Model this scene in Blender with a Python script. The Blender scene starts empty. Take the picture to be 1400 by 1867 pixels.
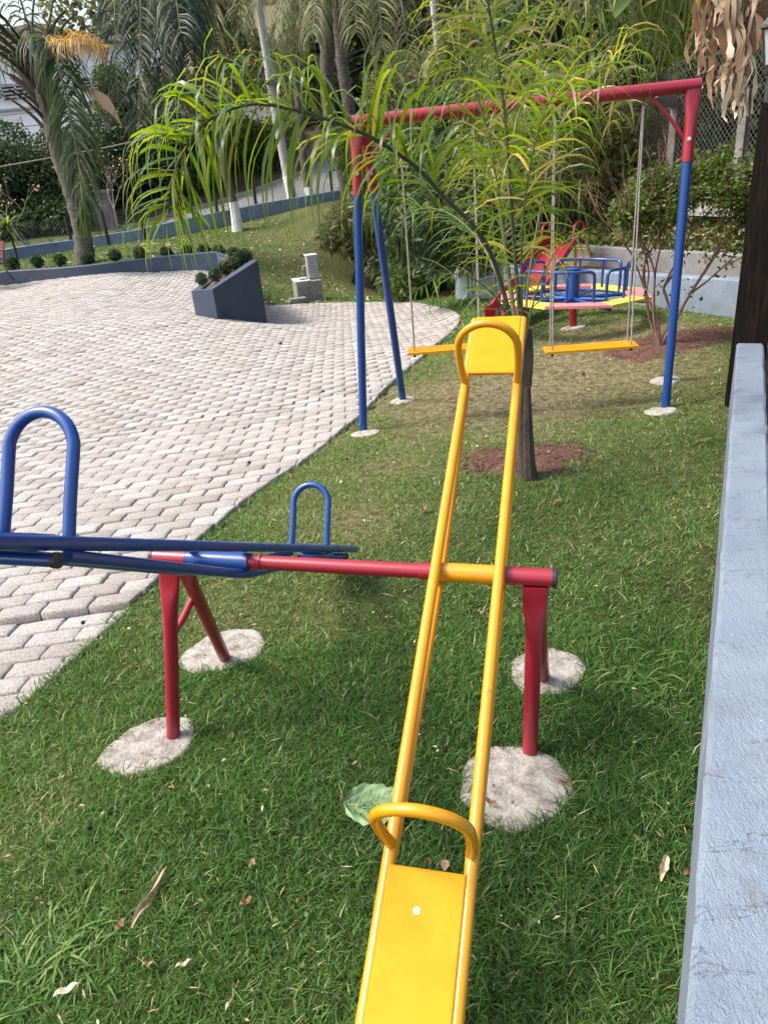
import bpy, math, random
import numpy as np
from mathutils import Matrix, Vector
random.seed(7); RNG = np.random.default_rng(7)
SC = bpy.context.scene
COL = SC.collection
rad = math.radians

# ------------------------------------------------------------------ camera
FPX, CX, CY = 1350.0, 700.0, 933.5
EYE = np.array([0.0, 0.0, 1.8])
PITCH, ROLL = rad(25.9), rad(5.4)
FWD = np.array([0, math.cos(PITCH), -math.sin(PITCH)])
_u0 = np.cross([1.0, 0, 0], FWD)
RGT = math.cos(ROLL) * np.array([1.0, 0, 0]) - math.sin(ROLL) * _u0
UPV = math.cos(ROLL) * _u0 + math.sin(ROLL) * np.array([1.0, 0, 0])
cam_d = bpy.data.cameras.new('camera'); cam = bpy.data.objects.new('camera', cam_d); COL.objects.link(cam)
cam_d.sensor_fit = 'VERTICAL'; cam_d.sensor_height = 24.0; cam_d.lens = FPX / 1867.0 * 24.0
cam_d.clip_start = 0.05; cam_d.clip_end = 600
m = Matrix.Identity(4)
for i in range(3):
    m[i][0], m[i][1], m[i][2], m[i][3] = RGT[i], UPV[i], -FWD[i], EYE[i]
cam.matrix_world = m
SC.camera = cam

# ------------------------------------------------------------------ light
SUN_EL, SUN_AZ = 54.0, -90.0          # azimuth from +Y towards +X
world = bpy.data.worlds.new("World"); SC.world = world; world.use_nodes = True
wn = world.node_tree; bg = wn.nodes['Background']
sky = wn.nodes.new('ShaderNodeTexSky'); sky.sky_type = 'NISHITA'; sky.sun_disc = False
sky.sun_elevation = rad(SUN_EL); sky.sun_rotation = rad(SUN_AZ)
sky.air_density = 1.3; sky.dust_density = 5.0; sky.ozone_density = 1.0
wn.links.new(sky.outputs[0], bg.inputs[0]); bg.inputs[1].default_value = 0.15
sd = bpy.data.lights.new('sun', 'SUN'); so = bpy.data.objects.new('sun', sd); COL.objects.link(so)
sd.energy = 1.9; sd.angle = rad(14); sd.color = (1.0, 0.965, 0.90)
sdir = Vector((math.sin(rad(SUN_AZ)) * math.cos(rad(SUN_EL)), math.cos(rad(SUN_AZ)) * math.cos(rad(SUN_EL)), math.sin(rad(SUN_EL))))
so.rotation_euler = sdir.to_track_quat('Z', 'Y').to_euler()
SC.view_settings.view_transform = 'Standard'; SC.view_settings.look = 'None'
SC.view_settings.gamma = 1; SC.view_settings.use_curve_mapping = False
SC.view_settings.exposure = 1.2
SC.render.engine = 'CYCLES'
SC.cycles.max_bounces = 6; SC.cycles.transparent_max_bounces = 8

# ------------------------------------------------------------------ geometry of the picture
def ray(px, py):
    return FWD + (px - CX) / FPX * RGT - (py - CY) / FPX * UPV
def W(px, py, Y):                      # point seen at that pixel, standing at world y = Y
    r = ray(px, py); return EYE + r * (Y / r[1])
def ZP(px, py, z):
    r = ray(px, py); return EYE + r * ((z - EYE[2]) / r[2])
def PXM(P):                            # metres to pixels at a point
    return FPX / float((np.asarray(P) - EYE) @ FWD)
def proj(P):
    q = np.asarray(P) - EYE; d = q @ FWD
    return CX + FPX * (q @ RGT) / d, CY - FPX * (q @ UPV) / d, d

# terrain: thin plate spline through measured ground points
_ctl = [(965,1378,0),(990,1235,0),(314,1348,-.04),(413,1200,-.05),(0,1310,-.07),(0,1867,0),(700,1867,.02),(1255,1867,.03),
 (1320,800,.02),(1325,740,.0),(1212,745,-.05),(1213,695,-.07),(662,787,-.13),(735,730,-.16),(960,865,-.02),(1045,597,-.05),
 (1205,630,0),(1235,565,.0),(950,543,-.3),(835,585,-.47),(900,560,-.35),(640,770,-.17),(0,900,-.2),(0,700,-.3),(300,700,-.29),
 (358,578,-.37),(398,585,-.42),(488,593,-.85),(600,657,-.35),(640,553,-.98),(740,553,-.92),(570,548,-1.0),(700,515,-1.3),(740,500,-1.3),
 (820,525,-.8),(900,530,-.5),(0,540,-.37),(0,524,-.4),(300,500,-.42),(200,520,-.38),(155,480,-.18),(70,483,-.15),(255,472,-.12),(400,480,-.35),
 (50,466,-.1),(250,436,0),(440,418,.02),(480,385,.25),(625,361,.4),(600,460,-.5),(520,440,-.3),(560,500,-.85),(640,430,-.2),
 (680,380,.35)]
_cx = [ZP(*c)[:2] for c in _ctl]; _cz = [c[2] for c in _ctl]
for (x, y, z) in [(-6,0,0),(-6,5,-.2),(4,0,.03),(0,-5,.03),(-14,14,-.3),(-20,22,-.2),(8,8,0),(8,14,-.3),(6,22,-1.0),(10,30,-.3),(0,33,.6),(-12,33,.2),(-25,33,.1),(-12,-5,0),(6,-5,.03),(14,20,-.3)]:
    _cx.append(np.array([x, y], float)); _cz.append(z)
_cx = np.array(_cx); _cz = np.array(_cz, float)
def _k(r2): return 0.5 * r2 * np.log(r2 + 1e-9)
_n = len(_cx)
_A = np.zeros((_n + 3, _n + 3)); _A[:_n, :_n] = _k(((_cx[:, None] - _cx[None]) ** 2).sum(-1)) + np.eye(_n) * 0.02
_A[:_n, _n] = 1; _A[:_n, _n + 1:] = _cx; _A[_n, :_n] = 1; _A[_n + 1:, :_n] = _cx.T
_w = np.linalg.solve(_A, np.concatenate([_cz, [0, 0, 0]]))
def hgt(x, y):
    x = np.asarray(x, float); y = np.asarray(y, float); sh = x.shape
    P = np.stack([x.ravel(), y.ravel()], -1); out = np.empty(len(P))
    for i in range(0, len(P), 20000):
        q = P[i:i + 20000]
        out[i:i + 20000] = _k(((q[:, None] - _cx[None]) ** 2).sum(-1)) @ _w[:_n] + _w[_n] + q @ _w[_n + 1:]
    return out.reshape(sh)
def h1(x, y): return float(hgt(np.array([x]), np.array([y]))[0])
def G(px, py, t1=60):                  # where the ray of that pixel meets the ground
    r = ray(px, py); ts = np.concatenate([np.arange(1.2, 12, .02), np.arange(12, t1, .05)])
    P = EYE + ts[:, None] * r; d = P[:, 2] - hgt(P[:, 0], P[:, 1])
    i = np.nonzero(d < 0)[0]
    if not len(i): return W(px, py, 30)
    return P[i[0]]

# ------------------------------------------------------------------ mesh helpers
class MB:
    def __init__(s): s.v = []; s.f = []; s.t = []; s.n = 0
    def add(s, v, f, t=None):
        v = np.asarray(v, float).reshape(-1, 3)
        s.f += [tuple(i + s.n for i in q) for q in f]
        s.v.append(v); s.t.append(np.full(len(v), .5) if t is None else np.broadcast_to(np.asarray(t, float), (len(v),)))
        s.n += len(v); return s
    def box(s, c, sz, rz=0, R=None):
        x, y, z = [q / 2 for q in sz]
        v = np.array([[a * x, b * y, d * z] for a in (-1, 1) for b in (-1, 1) for d in (-1, 1)])
        if R is None:
            cs, sn = math.cos(rz), math.sin(rz); R = np.array([[cs, -sn, 0], [sn, cs, 0], [0, 0, 1]])
        return s.add(v @ np.asarray(R).T + np.asarray(c), [(0,1,3,2),(4,6,7,5),(0,4,5,1),(2,3,7,6),(0,2,6,4),(1,5,7,3)])
    def prism(s, pts, z0, z1):
        pts = np.asarray(pts, float)[:, :2]; n = len(pts)
        z0 = np.broadcast_to(z0, n); z1 = np.broadcast_to(z1, n)
        v = [(p[0], p[1], z) for p, z in zip(pts, z0)] + [(p[0], p[1], z) for p, z in zip(pts, z1)]
        f = [(i, (i + 1) % n, n + (i + 1) % n, n + i) for i in range(n)] + [tuple(range(n, 2 * n)), tuple(range(n - 1, -1, -1))]
        return s.add(v, f)
    def tube(s, pts, r, seg=12, cap=True, t=None, flat=None):
        P = np.asarray(pts, float); n = len(P); r = np.broadcast_to(np.asarray(r, float), (n,))
        T = np.gradient(P, axis=0); T /= np.linalg.norm(T, axis=1)[:, None] + 1e-12
        a = np.array([0, 0, 1.0]) if abs(T[0][2]) < .9 else np.array([1.0, 0, 0])
        N = np.cross(T[0], a); N /= np.linalg.norm(N); V = []
        for i in range(n):
            N = N - T[i] * (N @ T[i]); N /= np.linalg.norm(N) + 1e-12; B = np.cross(T[i], N)
            an = np.arange(seg) * 2 * math.pi / seg
            V.append(P[i] + r[i] * (np.cos(an)[:, None] * N + np.sin(an)[:, None] * B))
        F = [(i * seg + j, i * seg + (j + 1) % seg, (i + 1) * seg + (j + 1) % seg, (i + 1) * seg + j) for i in range(n - 1) for j in range(seg)]
        if cap: F += [tuple(range(seg - 1, -1, -1)), tuple((n - 1) * seg + j for j in range(seg))]
        return s.add(np.concatenate(V), F, t)
    def lathe(s, c, prof, seg=20, wob=0, rz=None):
        V = []; n = len(prof)
        w = 1 + wob * np.array([random.uniform(-1, 1) for _ in range(seg)])
        for (r, z) in prof:
            for j in range(seg):
                a = j * 2 * math.pi / seg; V.append((c[0] + r * w[j] * math.cos(a), c[1] + r * w[j] * math.sin(a), c[2] + z))
        F = [(i * seg + j, i * seg + (j + 1) % seg, (i + 1) * seg + (j + 1) % seg, (i + 1) * seg + j) for i in range(n - 1) for j in range(seg)]
        F += [tuple(range(seg - 1, -1, -1)), tuple((n - 1) * seg + j for j in range(seg))]
        return s.add(V, F)
    def build(s, name, mat, parent=None, smooth=True, angle=40, kind=None):
        V = np.concatenate(s.v) if s.v else np.zeros((0, 3))
        if parent is not None: V = V - np.array(parent_world(parent))
        me = bpy.data.meshes.new(name); me.from_pydata(V.tolist(), [], s.f)
        me.attributes.new('tint', 'FLOAT', 'POINT').data.foreach_set('value', np.concatenate(s.t).astype(np.float32))
        me.validate(); return _fin(name, me, mat, parent, smooth, angle, kind)
def parent_world(p):
    v = Vector((0, 0, 0))
    while p is not None: v += p.location; p = p.parent
    return v
def _fin(name, me, mat, parent, smooth, angle=40, kind=None):
    me.materials.append(mat)
    if smooth: me.shade_smooth(); 
    if smooth and angle and len(me.polygons) < 60000: me.set_sharp_from_angle(angle=rad(angle))
    o = bpy.data.objects.new(name, me); COL.objects.link(o)
    if parent is not None: o.parent = parent
    if kind: o['kind'] = kind
    return o
def npmesh(name, V, F, mat, tint=None, parent=None, smooth=False, kind=None):
    """V (n,3); F (m,k) int, all faces k-gons"""
    V = np.asarray(V, np.float32); F = np.asarray(F, np.int32)
    if parent is not None: V = V - np.array(parent_world(parent), np.float32)
    me = bpy.data.meshes.new(name); me.vertices.add(len(V)); me.vertices.foreach_set('co', V.ravel())
    me.loops.add(F.size); me.loops.foreach_set('vertex_index', F.ravel())
    me.polygons.add(len(F)); me.polygons.foreach_set('loop_start', np.arange(0, F.size, F.shape[1], dtype=np.int32))
    if tint is not None:
        me.attributes.new('tint', 'FLOAT', 'POINT').data.foreach_set('value', np.asarray(tint, np.float32))
    me.update(calc_edges=True)
    return _fin(name, me, mat, parent, smooth, 0, kind)
def tag(o, label=None, cat=None, group=None, kind=None):
    if label: o['label'] = label
    if cat: o['category'] = cat
    if group: o['group'] = group
    if kind: o['kind'] = kind
    return o
def thing(name, loc, label, cat, group=None):
    o = bpy.data.objects.new(name, None); COL.objects.link(o); o.location = [float(q) for q in loc]
    o.empty_display_size = .1
    return tag(o, label, cat, group)
def copy_tree(o, parent=None):
    c = o.copy(); COL.objects.link(c); c.parent = parent
    for ch in list(o.children): copy_tree(ch, c)
    return c
def bez(pts, n=16):                    # smooth curve through points (Catmull-Rom)
    P = np.asarray(pts, float); P = np.vstack([2 * P[0] - P[1], P, 2 * P[-1] - P[-2]]); out = []
    for i in range(1, len(P) - 2):
        for k in range(n):
            t = k / n; a, b, c, d = P[i - 1], P[i], P[i + 1], P[i + 2]
            out.append(.5 * ((2 * b) + (-a + c) * t + (2 * a - 5 * b + 4 * c - d) * t * t + (-a + 3 * b - 3 * c + d) * t ** 3))
    out.append(P[-2]); return np.array(out)
def inpoly(x, y, poly):
    x = np.asarray(x); y = np.asarray(y); r = np.zeros(x.shape, bool); n = len(poly)
    for i in range(n):
        x1, y1 = poly[i]; x2, y2 = poly[(i + 1) % n]
        c = ((y1 > y) != (y2 > y)) & (x < (x2 - x1) * (y - y1) / ((y2 - y1) if y2 != y1 else 1e-9) + x1); r ^= c
    return r
def norm(v): v = np.asarray(v, float); return v / (np.linalg.norm(v) + 1e-12)

# ------------------------------------------------------------------ materials
def _mat(name):
    m = bpy.data.materials.new(name); m.use_nodes = True; nt = m.node_tree; return m, nt, nt.nodes['Principled BSDF']
def ramp(nt, fac, stops):
    r = nt.nodes.new('ShaderNodeValToRGB'); e = r.color_ramp.elements
    while len(e) > 1: e.remove(e[-1])
    e[0].position = stops[0][0]; e[0].color = (*stops[0][1], 1)
    for p, c in stops[1:]: q = e.new(p); q.color = (*c, 1)
    nt.links.new(fac, r.inputs[0]); return r.outputs[0]
def noise(nt, scale, detail=4, rough=.6, vec=None, stretch=None):
    n = nt.nodes.new('ShaderNodeTexNoise'); n.inputs['Scale'].default_value = scale
    n.inputs['Detail'].default_value = detail; n.inputs['Roughness'].default_value = rough
    tc = nt.nodes.new('ShaderNodeTexCoord'); src = tc.outputs['Object']
    if stretch:
        mp = nt.nodes.new('ShaderNodeMapping'); mp.inputs['Scale'].default_value = stretch
        nt.links.new(src, mp.inputs[0]); src = mp.outputs[0]
    nt.links.new(src, n.inputs['Vector']); return n.outputs['Fac']
def bump(nt, b, h, s=.3, d=.01):
    bn = nt.nodes.new('ShaderNodeBump'); bn.inputs['Strength'].default_value = s; bn.inputs['Distance'].default_value = d
    nt.links.new(h, bn.inputs['Height']); nt.links.new(bn.outputs[0], b.inputs['Normal']); return bn
def mixc(nt, f, a, b):
    mx = nt.nodes.new('ShaderNodeMix'); mx.data_type = 'RGBA'
    for s, v in ((mx.inputs[0], f), (mx.inputs[6], a), (mx.inputs[7], b)):
        if hasattr(v, 'links'): nt.links.new(v, s)
        else: s.default_value = v if not isinstance(v, tuple) else (*v, 1)
    return mx.outputs[2]
def paint(name, col, rough=.25, chip=None, wear=.72, dirt=.12, coat=.3):
    m, nt, b = _mat(name)
    n1 = noise(nt, 9, 6, .65); n2 = noise(nt, 60, 3)
    d = tuple(c * .72 for c in col)
    c = mixc(nt, ramp(nt, n1, [(.42, (0, 0, 0)), (.72, (dirt * 4,) * 3)]), col, d)
    if chip:
        nn = noise(nt, 26, 8, .75)
        c = mixc(nt, ramp(nt, nn, [(wear, (0, 0, 0)), (wear + .015, (1, 1, 1))]), c, chip)
    nt.links.new(c, b.inputs['Base Color'])
    nt.links.new(ramp(nt, n1, [(.3, (rough,) * 3), (.8, (min(1, rough + .25),) * 3)]), b.inputs['Roughness'])
    b.inputs['Coat Weight'].default_value = coat; b.inputs['Coat Roughness'].default_value = .12
    bump(nt, b, n2, .05, .002); return m
def rough_mat(name, stops, scale=8, detail=8, rough=.9, bs=.5, bd=.01, bscale=40, stretch=None, rg=.7, voro=None):
    m, nt, b = _mat(name)
    n1 = noise(nt, scale, detail, rg, stretch=stretch); n2 = noise(nt, bscale, 6, .7, stretch=stretch)
    nt.links.new(ramp(nt, n1, stops), b.inputs['Base Color']); b.inputs['Roughness'].default_value = rough
    bump(nt, b, n2, bs, bd); return m
def leafmat(name, stops, trans=.35, rough=.5, spec=.3, tr_gain=1.6):
    m, nt, b = _mat(name)
    at = nt.nodes.new('ShaderNodeAttribute'); at.attribute_name = 'tint'
    c = ramp(nt, at.outputs['Fac'], stops); nt.links.new(c, b.inputs['Base Color'])
    b.inputs['Roughness'].default_value = rough; b.inputs['Specular IOR Level'].default_value = spec
    if trans:
        tr = nt.nodes.new('ShaderNodeBsdfTranslucent'); hs = nt.nodes.new('ShaderNodeHueSaturation')
        hs.inputs['Hue'].default_value = .48; hs.inputs['Saturation'].default_value = 1.15; hs.inputs['Value'].default_value = tr_gain
        nt.links.new(c, hs.inputs['Color']); nt.links.new(hs.outputs[0], tr.inputs[0])
        mx = nt.nodes.new('ShaderNodeMixShader'); mx.inputs[0].default_value = trans
        nt.links.new(b.outputs[0], mx.inputs[1]); nt.links.new(tr.outputs[0], mx.inputs[2])
        nt.links.new(mx.outputs[0], nt.nodes['Material Output'].inputs[0])
    return m
YEL = paint('yellow_paint', (.60, .262, .001), .30, chip=(.24, .10, .02), wear=.66, coat=.35)
YELS = paint('yellow_board_paint', (.62, .265, .002), .5, chip=(.36, .18, .03), wear=.67, dirt=.16, coat=0)
YELS.node_tree.nodes['Principled BSDF'].inputs['Specular IOR Level'].default_value = .22
BLU = paint('blue_paint', (.003, .046, .215), .24, chip=(.02, .03, .06), wear=.67)
RED = paint('red_paint', (.29, .010, .026), .28, chip=(.20, .10, .06), wear=.66)
PINK = paint('faded_red_paint', (.62, .20, .20), .5, chip=(.5, .35, .3), wear=.7, coat=0)
YFADE = paint('faded_yellow_paint', (.72, .52, .08), .5, chip=(.5, .35, .1), wear=.75, coat=0)
BLACK = rough_mat('black_plastic', [(.3, (.012, .012, .014)), (.8, (.03, .03, .032))], rough=.5, bs=.1)
STEEL = rough_mat('galvanised_steel', [(.3, (.35, .35, .36)), (.8, (.55, .55, .55))], rough=.4, bs=.1)
CONC = rough_mat('footing_concrete', [(.30, (.13, .11, .09)), (.44, (.30, .27, .235)), (.56, (.42, .385, .345)), (.75, (.54, .50, .45))], 20, 10, .95, .9, .02, 70)
PAVM, _nt, _b = _mat('concrete_paver')
_at = _nt.nodes.new('ShaderNodeAttribute'); _at.attribute_name = 'tint'
_bs = ramp(_nt, _at.outputs['Fac'], [(0, (.31, .285, .26)), (.5, (.385, .36, .335)), (1, (.45, .43, .405))])
_sp = ramp(_nt, noise(_nt, 95, 4, .75), [(.36, (.22, .20, .19)), (.47, (.8, .79, .78)), (.7, (1.12, 1.1, 1.08))])
_mx = _nt.nodes.new('ShaderNodeMix'); _mx.data_type = 'RGBA'; _mx.blend_type = 'MULTIPLY'; _mx.inputs[0].default_value = .85
_nt.links.new(_bs, _mx.inputs[6]); _nt.links.new(_sp, _mx.inputs[7])
_c = mixc(_nt, ramp(_nt, noise(_nt, .9, 6, .7), [(.5, (0, 0, 0)), (.75, (.45,) * 3)]), _mx.outputs[2], (.30, .26, .21))
_nt.links.new(_c, _b.inputs['Base Color']); _b.inputs['Roughness'].default_value = .9
bump(_nt, _b, noise(_nt, 70, 6, .8), .8, .012)
BED = rough_mat('joint_sand', [(.3, (.05, .042, .035)), (.7, (.13, .11, .09))], 20)
SOIL = rough_mat('red_soil', [(.3, (.045, .022, .015)), (.45, (.12, .055, .036)), (.6, (.20, .10, .068)), (.75, (.28, .17, .12))], 30, 12, 1, 1, .05, 45)
BARK = rough_mat('palm_bark', [(.3, (.045, .038, .032)), (.5, (.115, .10, .085)), (.75, (.24, .22, .19))], 7, 10, .95, .9, .03, 18, stretch=(1, 1, 2.5))
BARKD = rough_mat('dark_bark', [(.3, (.022, .016, .012)), (.55, (.065, .048, .036)), (.8, (.13, .10, .078))], 9, 10, .95, .9, .03, 26, stretch=(1, 1, .4))
TWIG = rough_mat('pale_twig_bark', [(.3, (.12, .10, .08)), (.7, (.30, .26, .22))], 12)
TWIGR = rough_mat('reddish_twig_bark', [(.3, (.11, .05, .035)), (.7, (.27, .15, .11))], 16)
WHITE = rough_mat('white_limewash', [(.3, (.45, .44, .42)), (.5, (.72, .71, .69)), (.8, (.8, .8, .79))], 5, 8, .85, .4)
BLUEW, _nt, _b = _mat('pale_blue_wall_paint')
_c = ramp(_nt, noise(_nt, 3, 8, .7), [(.3, (.14, .18, .235)), (.5, (.18, .225, .285)), (.75, (.23, .275, .335))])
_st = ramp(_nt, noise(_nt, 3.4, 12, .78, stretch=(1, 1.9, 1)), [(.52, (0, 0, 0)), (.72, (.75,) * 3)])
_c = mixc(_nt, _st, _c, (.12, .11, .11))
_c = mixc(_nt, ramp(_nt, noise(_nt, 1.3, 12, .62, stretch=(.6, 2.6, 1)), [(.4975, (0, 0, 0)), (.5, (.75,) * 3), (.5025, (0, 0, 0))]), _c, (.035, .03, .03))
_c = mixc(_nt, ramp(_nt, noise(_nt, 34, 4, .6), [(.73, (0, 0, 0)), (.76, (.8,) * 3)]), _c, (.62, .60, .58))
_nt.links.new(_c, _b.inputs['Base Color']); _b.inputs['Roughness'].default_value = .6
_m1 = _nt.nodes.new('ShaderNodeMath'); _m1.operation = 'ADD'
_nt.links.new(noise(_nt, 55, 5, .7, stretch=(1.6, .6, 1)), _m1.inputs[0]); _nt.links.new(noise(_nt, 160, 3, .6), _m1.inputs[1])
bump(_nt, _b, _m1.outputs[0], .9, .008)
SLATE = rough_mat('slate_blue_wall_paint', [(.3, (.028, .042, .070)), (.55, (.044, .062, .098)), (.8, (.075, .096, .135))], 2.5, 9, .6, .3, .005, 60)
CAPB = rough_mat('curb_blue_paint', [(.3, (.11, .16, .24)), (.55, (.17, .23, .33)), (.8, (.26, .32, .42))], 2.0, 9, .7, .3)
GREYC = rough_mat('grey_render', [(.3, (.11, .108, .105)), (.55, (.18, .178, .175)), (.8, (.26, .255, .25))], 3, 9, .9, .5)
DCONC = rough_mat('weathered_concrete', [(.3, (.07, .068, .06)), (.55, (.17, .165, .155)), (.8, (.30, .295, .285))], 2.5, 10, .95, .7, .02, 20)
WOOD, _nt, _b = _mat('dark_stained_timber')
_c = ramp(_nt, noise(_nt, 9, 9, .7, stretch=(5, 5, .5)), [(.32, (.003, .002, .002)), (.52, (.010, .007, .005)), (.75, (.040, .022, .013))])
_nt.links.new(_c, _b.inputs['Base Color']); _b.inputs['Roughness'].default_value = .75
bump(_nt, _b, noise(_nt, 22, 8, .7, stretch=(5, 5, .4)), .6, .01)
WOOD.node_tree.nodes['Principled BSDF'].inputs['Specular IOR Level'].default_value = .15
BROWNW = rough_mat('brown_timber', [(.3, (.10, .045, .025)), (.7, (.26, .13, .075))], 8, stretch=(1, 1, 5))
ASPH = rough_mat('asphalt', [(.3, (.10, .10, .105)), (.7, (.19, .19, .195))], 3, 9, .9, .4)
KERB = rough_mat('pale_kerb_concrete', [(.3, (.22, .2, .17)), (.7, (.45, .42, .38))], 4)
LITTER = rough_mat('leaf_litter_soil', [(.3, (.022, .016, .012)), (.5, (.065, .045, .033)), (.65, (.12, .085, .06)), (.8, (.22, .17, .12))], 5, 12, 1, .8, .04, 12)
ROPE = rough_mat('rope_fibre', [(.3, (.20, .18, .15)), (.7, (.42, .39, .34))], 60, stretch=(1, 1, .3))
IRON = rough_mat('dark_iron', [(.3, (.012, .012, .013)), (.7, (.035, .035, .035))], rough=.5)
ROOFT = rough_mat('red_roof_tile', [(.3, (.13, .05, .04)), (.7, (.27, .11, .08))], 12)
# ================================================================== SETTING
# pavement outline (pixel positions on the ground)
_edge = [(-420,1600),(-150,1420),(0,1308),(60,1262),(170,1168),(270,1075),(350,1000),(460,905),(560,840),(640,775),(700,715),(770,652),(818,612),(838,588),(832,573),(795,561),(740,553),(640,553),(560,556),(480,560)]
EDGE = np.array([G(*e)[:2] for e in _edge])
_back = [G(430,492)[:2], ZP(300,499,-.42)[:2], ZP(150,514,-.4)[:2], ZP(0,523,-.4)[:2], ZP(-200,540,-.4)[:2]]
PAVE = [tuple(p) for p in bez(EDGE, 5)] + [tuple(p) for p in _back] + [(-14, 12), (-9, 4), (-6, 1.2)]
PAVE = np.array(PAVE)

# ground sheet (near: fine, far: coarse)
def dryness_and_shade(x, y):
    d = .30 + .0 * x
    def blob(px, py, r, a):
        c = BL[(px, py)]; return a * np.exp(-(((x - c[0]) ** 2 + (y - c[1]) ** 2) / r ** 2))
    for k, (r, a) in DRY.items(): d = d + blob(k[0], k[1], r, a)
    d = d + .17 * np.clip((y - 2.3) / 1.2, 0, 1) * np.clip((14 - y) / 6, 0, 1)  # paints foreground shade: near grass stays greener and darker than the mid lawn
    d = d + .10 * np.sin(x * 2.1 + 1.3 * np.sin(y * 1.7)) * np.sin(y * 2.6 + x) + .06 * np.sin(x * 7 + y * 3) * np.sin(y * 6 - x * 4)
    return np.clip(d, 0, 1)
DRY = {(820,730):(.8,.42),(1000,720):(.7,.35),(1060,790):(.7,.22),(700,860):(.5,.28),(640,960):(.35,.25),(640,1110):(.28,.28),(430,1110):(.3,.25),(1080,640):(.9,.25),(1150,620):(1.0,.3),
       (1030,1050):(.3,-.12),(1000,1500):(.8,-.18),(500,1350):(.6,-.2),(1200,1300):(.5,-.12),(80,1700):(.3,.12),(20,1500):(.3,.25),(200,1300):(.3,.1),  # negative entries deepen the near grass as painted shade, positive ones are dry patches
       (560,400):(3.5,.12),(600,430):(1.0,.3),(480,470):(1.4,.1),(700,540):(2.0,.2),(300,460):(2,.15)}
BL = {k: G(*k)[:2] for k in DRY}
xs = np.unique(np.concatenate([np.arange(-30, -5, .6), np.arange(-5, 6, .12), np.arange(6, 20.1, .6)]))
ys = np.unique(np.concatenate([np.arange(-6, .5, .6), np.arange(.5, 12, .12), np.arange(12, 33.1, .35)]))
X, Y = np.meshgrid(xs, ys); Zg = hgt(X, Y); nx = len(xs)
_i = (np.arange(len(ys) - 1)[:, None] * nx + np.arange(nx - 1)[None]).ravel()
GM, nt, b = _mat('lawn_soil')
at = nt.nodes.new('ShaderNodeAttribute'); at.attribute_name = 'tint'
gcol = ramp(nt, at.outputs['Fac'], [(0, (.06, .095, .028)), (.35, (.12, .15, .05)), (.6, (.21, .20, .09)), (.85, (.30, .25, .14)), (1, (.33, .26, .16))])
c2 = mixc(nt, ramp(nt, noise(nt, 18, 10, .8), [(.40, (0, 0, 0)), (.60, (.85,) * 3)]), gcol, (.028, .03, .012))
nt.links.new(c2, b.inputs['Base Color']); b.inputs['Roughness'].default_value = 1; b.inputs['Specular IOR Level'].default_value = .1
bump(nt, b, noise(nt, 60, 8, .8), 1, .03)
Zl = Zg - .09 * (inpoly(X, Y, PAVE) & (np.min(np.hypot(X[..., None] - bez(EDGE, 3)[:, 0], Y[..., None] - bez(EDGE, 3)[:, 1]), axis=-1) > .03))
LAWN = npmesh('lawn', np.stack([X.ravel(), Y.ravel(), Zl.ravel()], -1), np.stack([_i, _i + 1, _i + nx + 1, _i + nx], -1), GM,
       tint=dryness_and_shade(X.ravel(), Y.ravel()), smooth=True, kind='structure')
# land beyond the built site reaching the horizon
far = MB(); far.add([(-400, -300, -3.2), (400, -300, -3.2), (400, 500, -3.2), (-400, 500, -3.2)], [(0, 1, 2, 3)]); far.build('ground', LITTER, kind='structure')

PL, PWd = .268, .071
rowdir = norm(np.array([.955, .02])); perp = np.array([-rowdir[1], rowdir[0]])
STEPQ = float(np.dot(ZP(60,1118,-.1)[:2], perp))
# paving bed under the pavers
gx = np.arange(-16, 3, .15); gy = np.arange(1, 21, .15); X, Y = np.meshgrid(gx, gy)
ins = inpoly((X + .07)[:-1, :-1], (Y + .07)[:-1, :-1], PAVE); Zb = hgt(X, Y) - .012 - .035 * ((X * perp[0] + Y * perp[1]) < STEPQ); n_ = len(gx)
ii = np.nonzero(ins.ravel())[0]; ii = (ii // (n_ - 1)) * n_ + ii % (n_ - 1)
pavement = npmesh('pavement', np.stack([X.ravel(), Y.ravel(), Zb.ravel()], -1), np.stack([ii, ii + 1, ii + n_ + 1, ii + n_], -1), BED, smooth=True, kind='structure')

# pavers: rows of wavy interlocking blocks
PL, PWd = .235, .118
rowdir = norm(np.array([.955, .02])); perp = np.array([-rowdir[1], rowdir[0]])
def outline(fine, g=.0020):
    a, c = PL / 2, PWd / 2
    if fine: xs_ = [-1, -.88, -.36, 0, .36, .88, 1]
    else: xs_ = [-1, 0, 1]
    wv = lambda u: .0028 * math.sin(u * math.pi)
    rc = lambda u: .0085 if abs(u) > .95 else (.0015 if abs(u) > .8 else 0)
    top = [(u * (a - g) + .006, c - g + wv(u) - rc(u)) for u in xs_]
    bot = [(u * (a - g) - .006, -c + g + wv(u) + rc(u)) for u in xs_]
    if fine:
        rt = [(a - g + .004, .3 * c), (a - g - .004, -.3 * c)]; lf = [(-a + g - .004, -.3 * c), (-a + g + .004, .3 * c)]
        return np.array(bot + rt[::-1] + top[::-1] + lf[::-1])
    return np.array(bot + top[::-1])
OUT = {1: outline(True), 0: outline(False)}
def stepz(x, y):                       # the lower strip beyond a broken row
    q = x * perp[0] + y * perp[1]
    return np.where(q < STEPQ, -.035, 0.0)
STEPQ = float(np.dot(ZP(60,1118,-.1)[:2], perp))
nearparts = []; farV = []; farF = []; farT = []; fn = 0
cand = []
for r_ in range(-10, 320):
    off = (PL * .5) * (r_ % 2)
    for c_ in range(-70, 25):
        s0 = c_ * PL + off; q0 = r_ * PWd
        x = rowdir[0] * s0 + perp[0] * q0; y = rowdir[1] * s0 + perp[1] * q0
        cand.append((x, y, r_, c_))
cand = np.array(cand)
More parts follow.
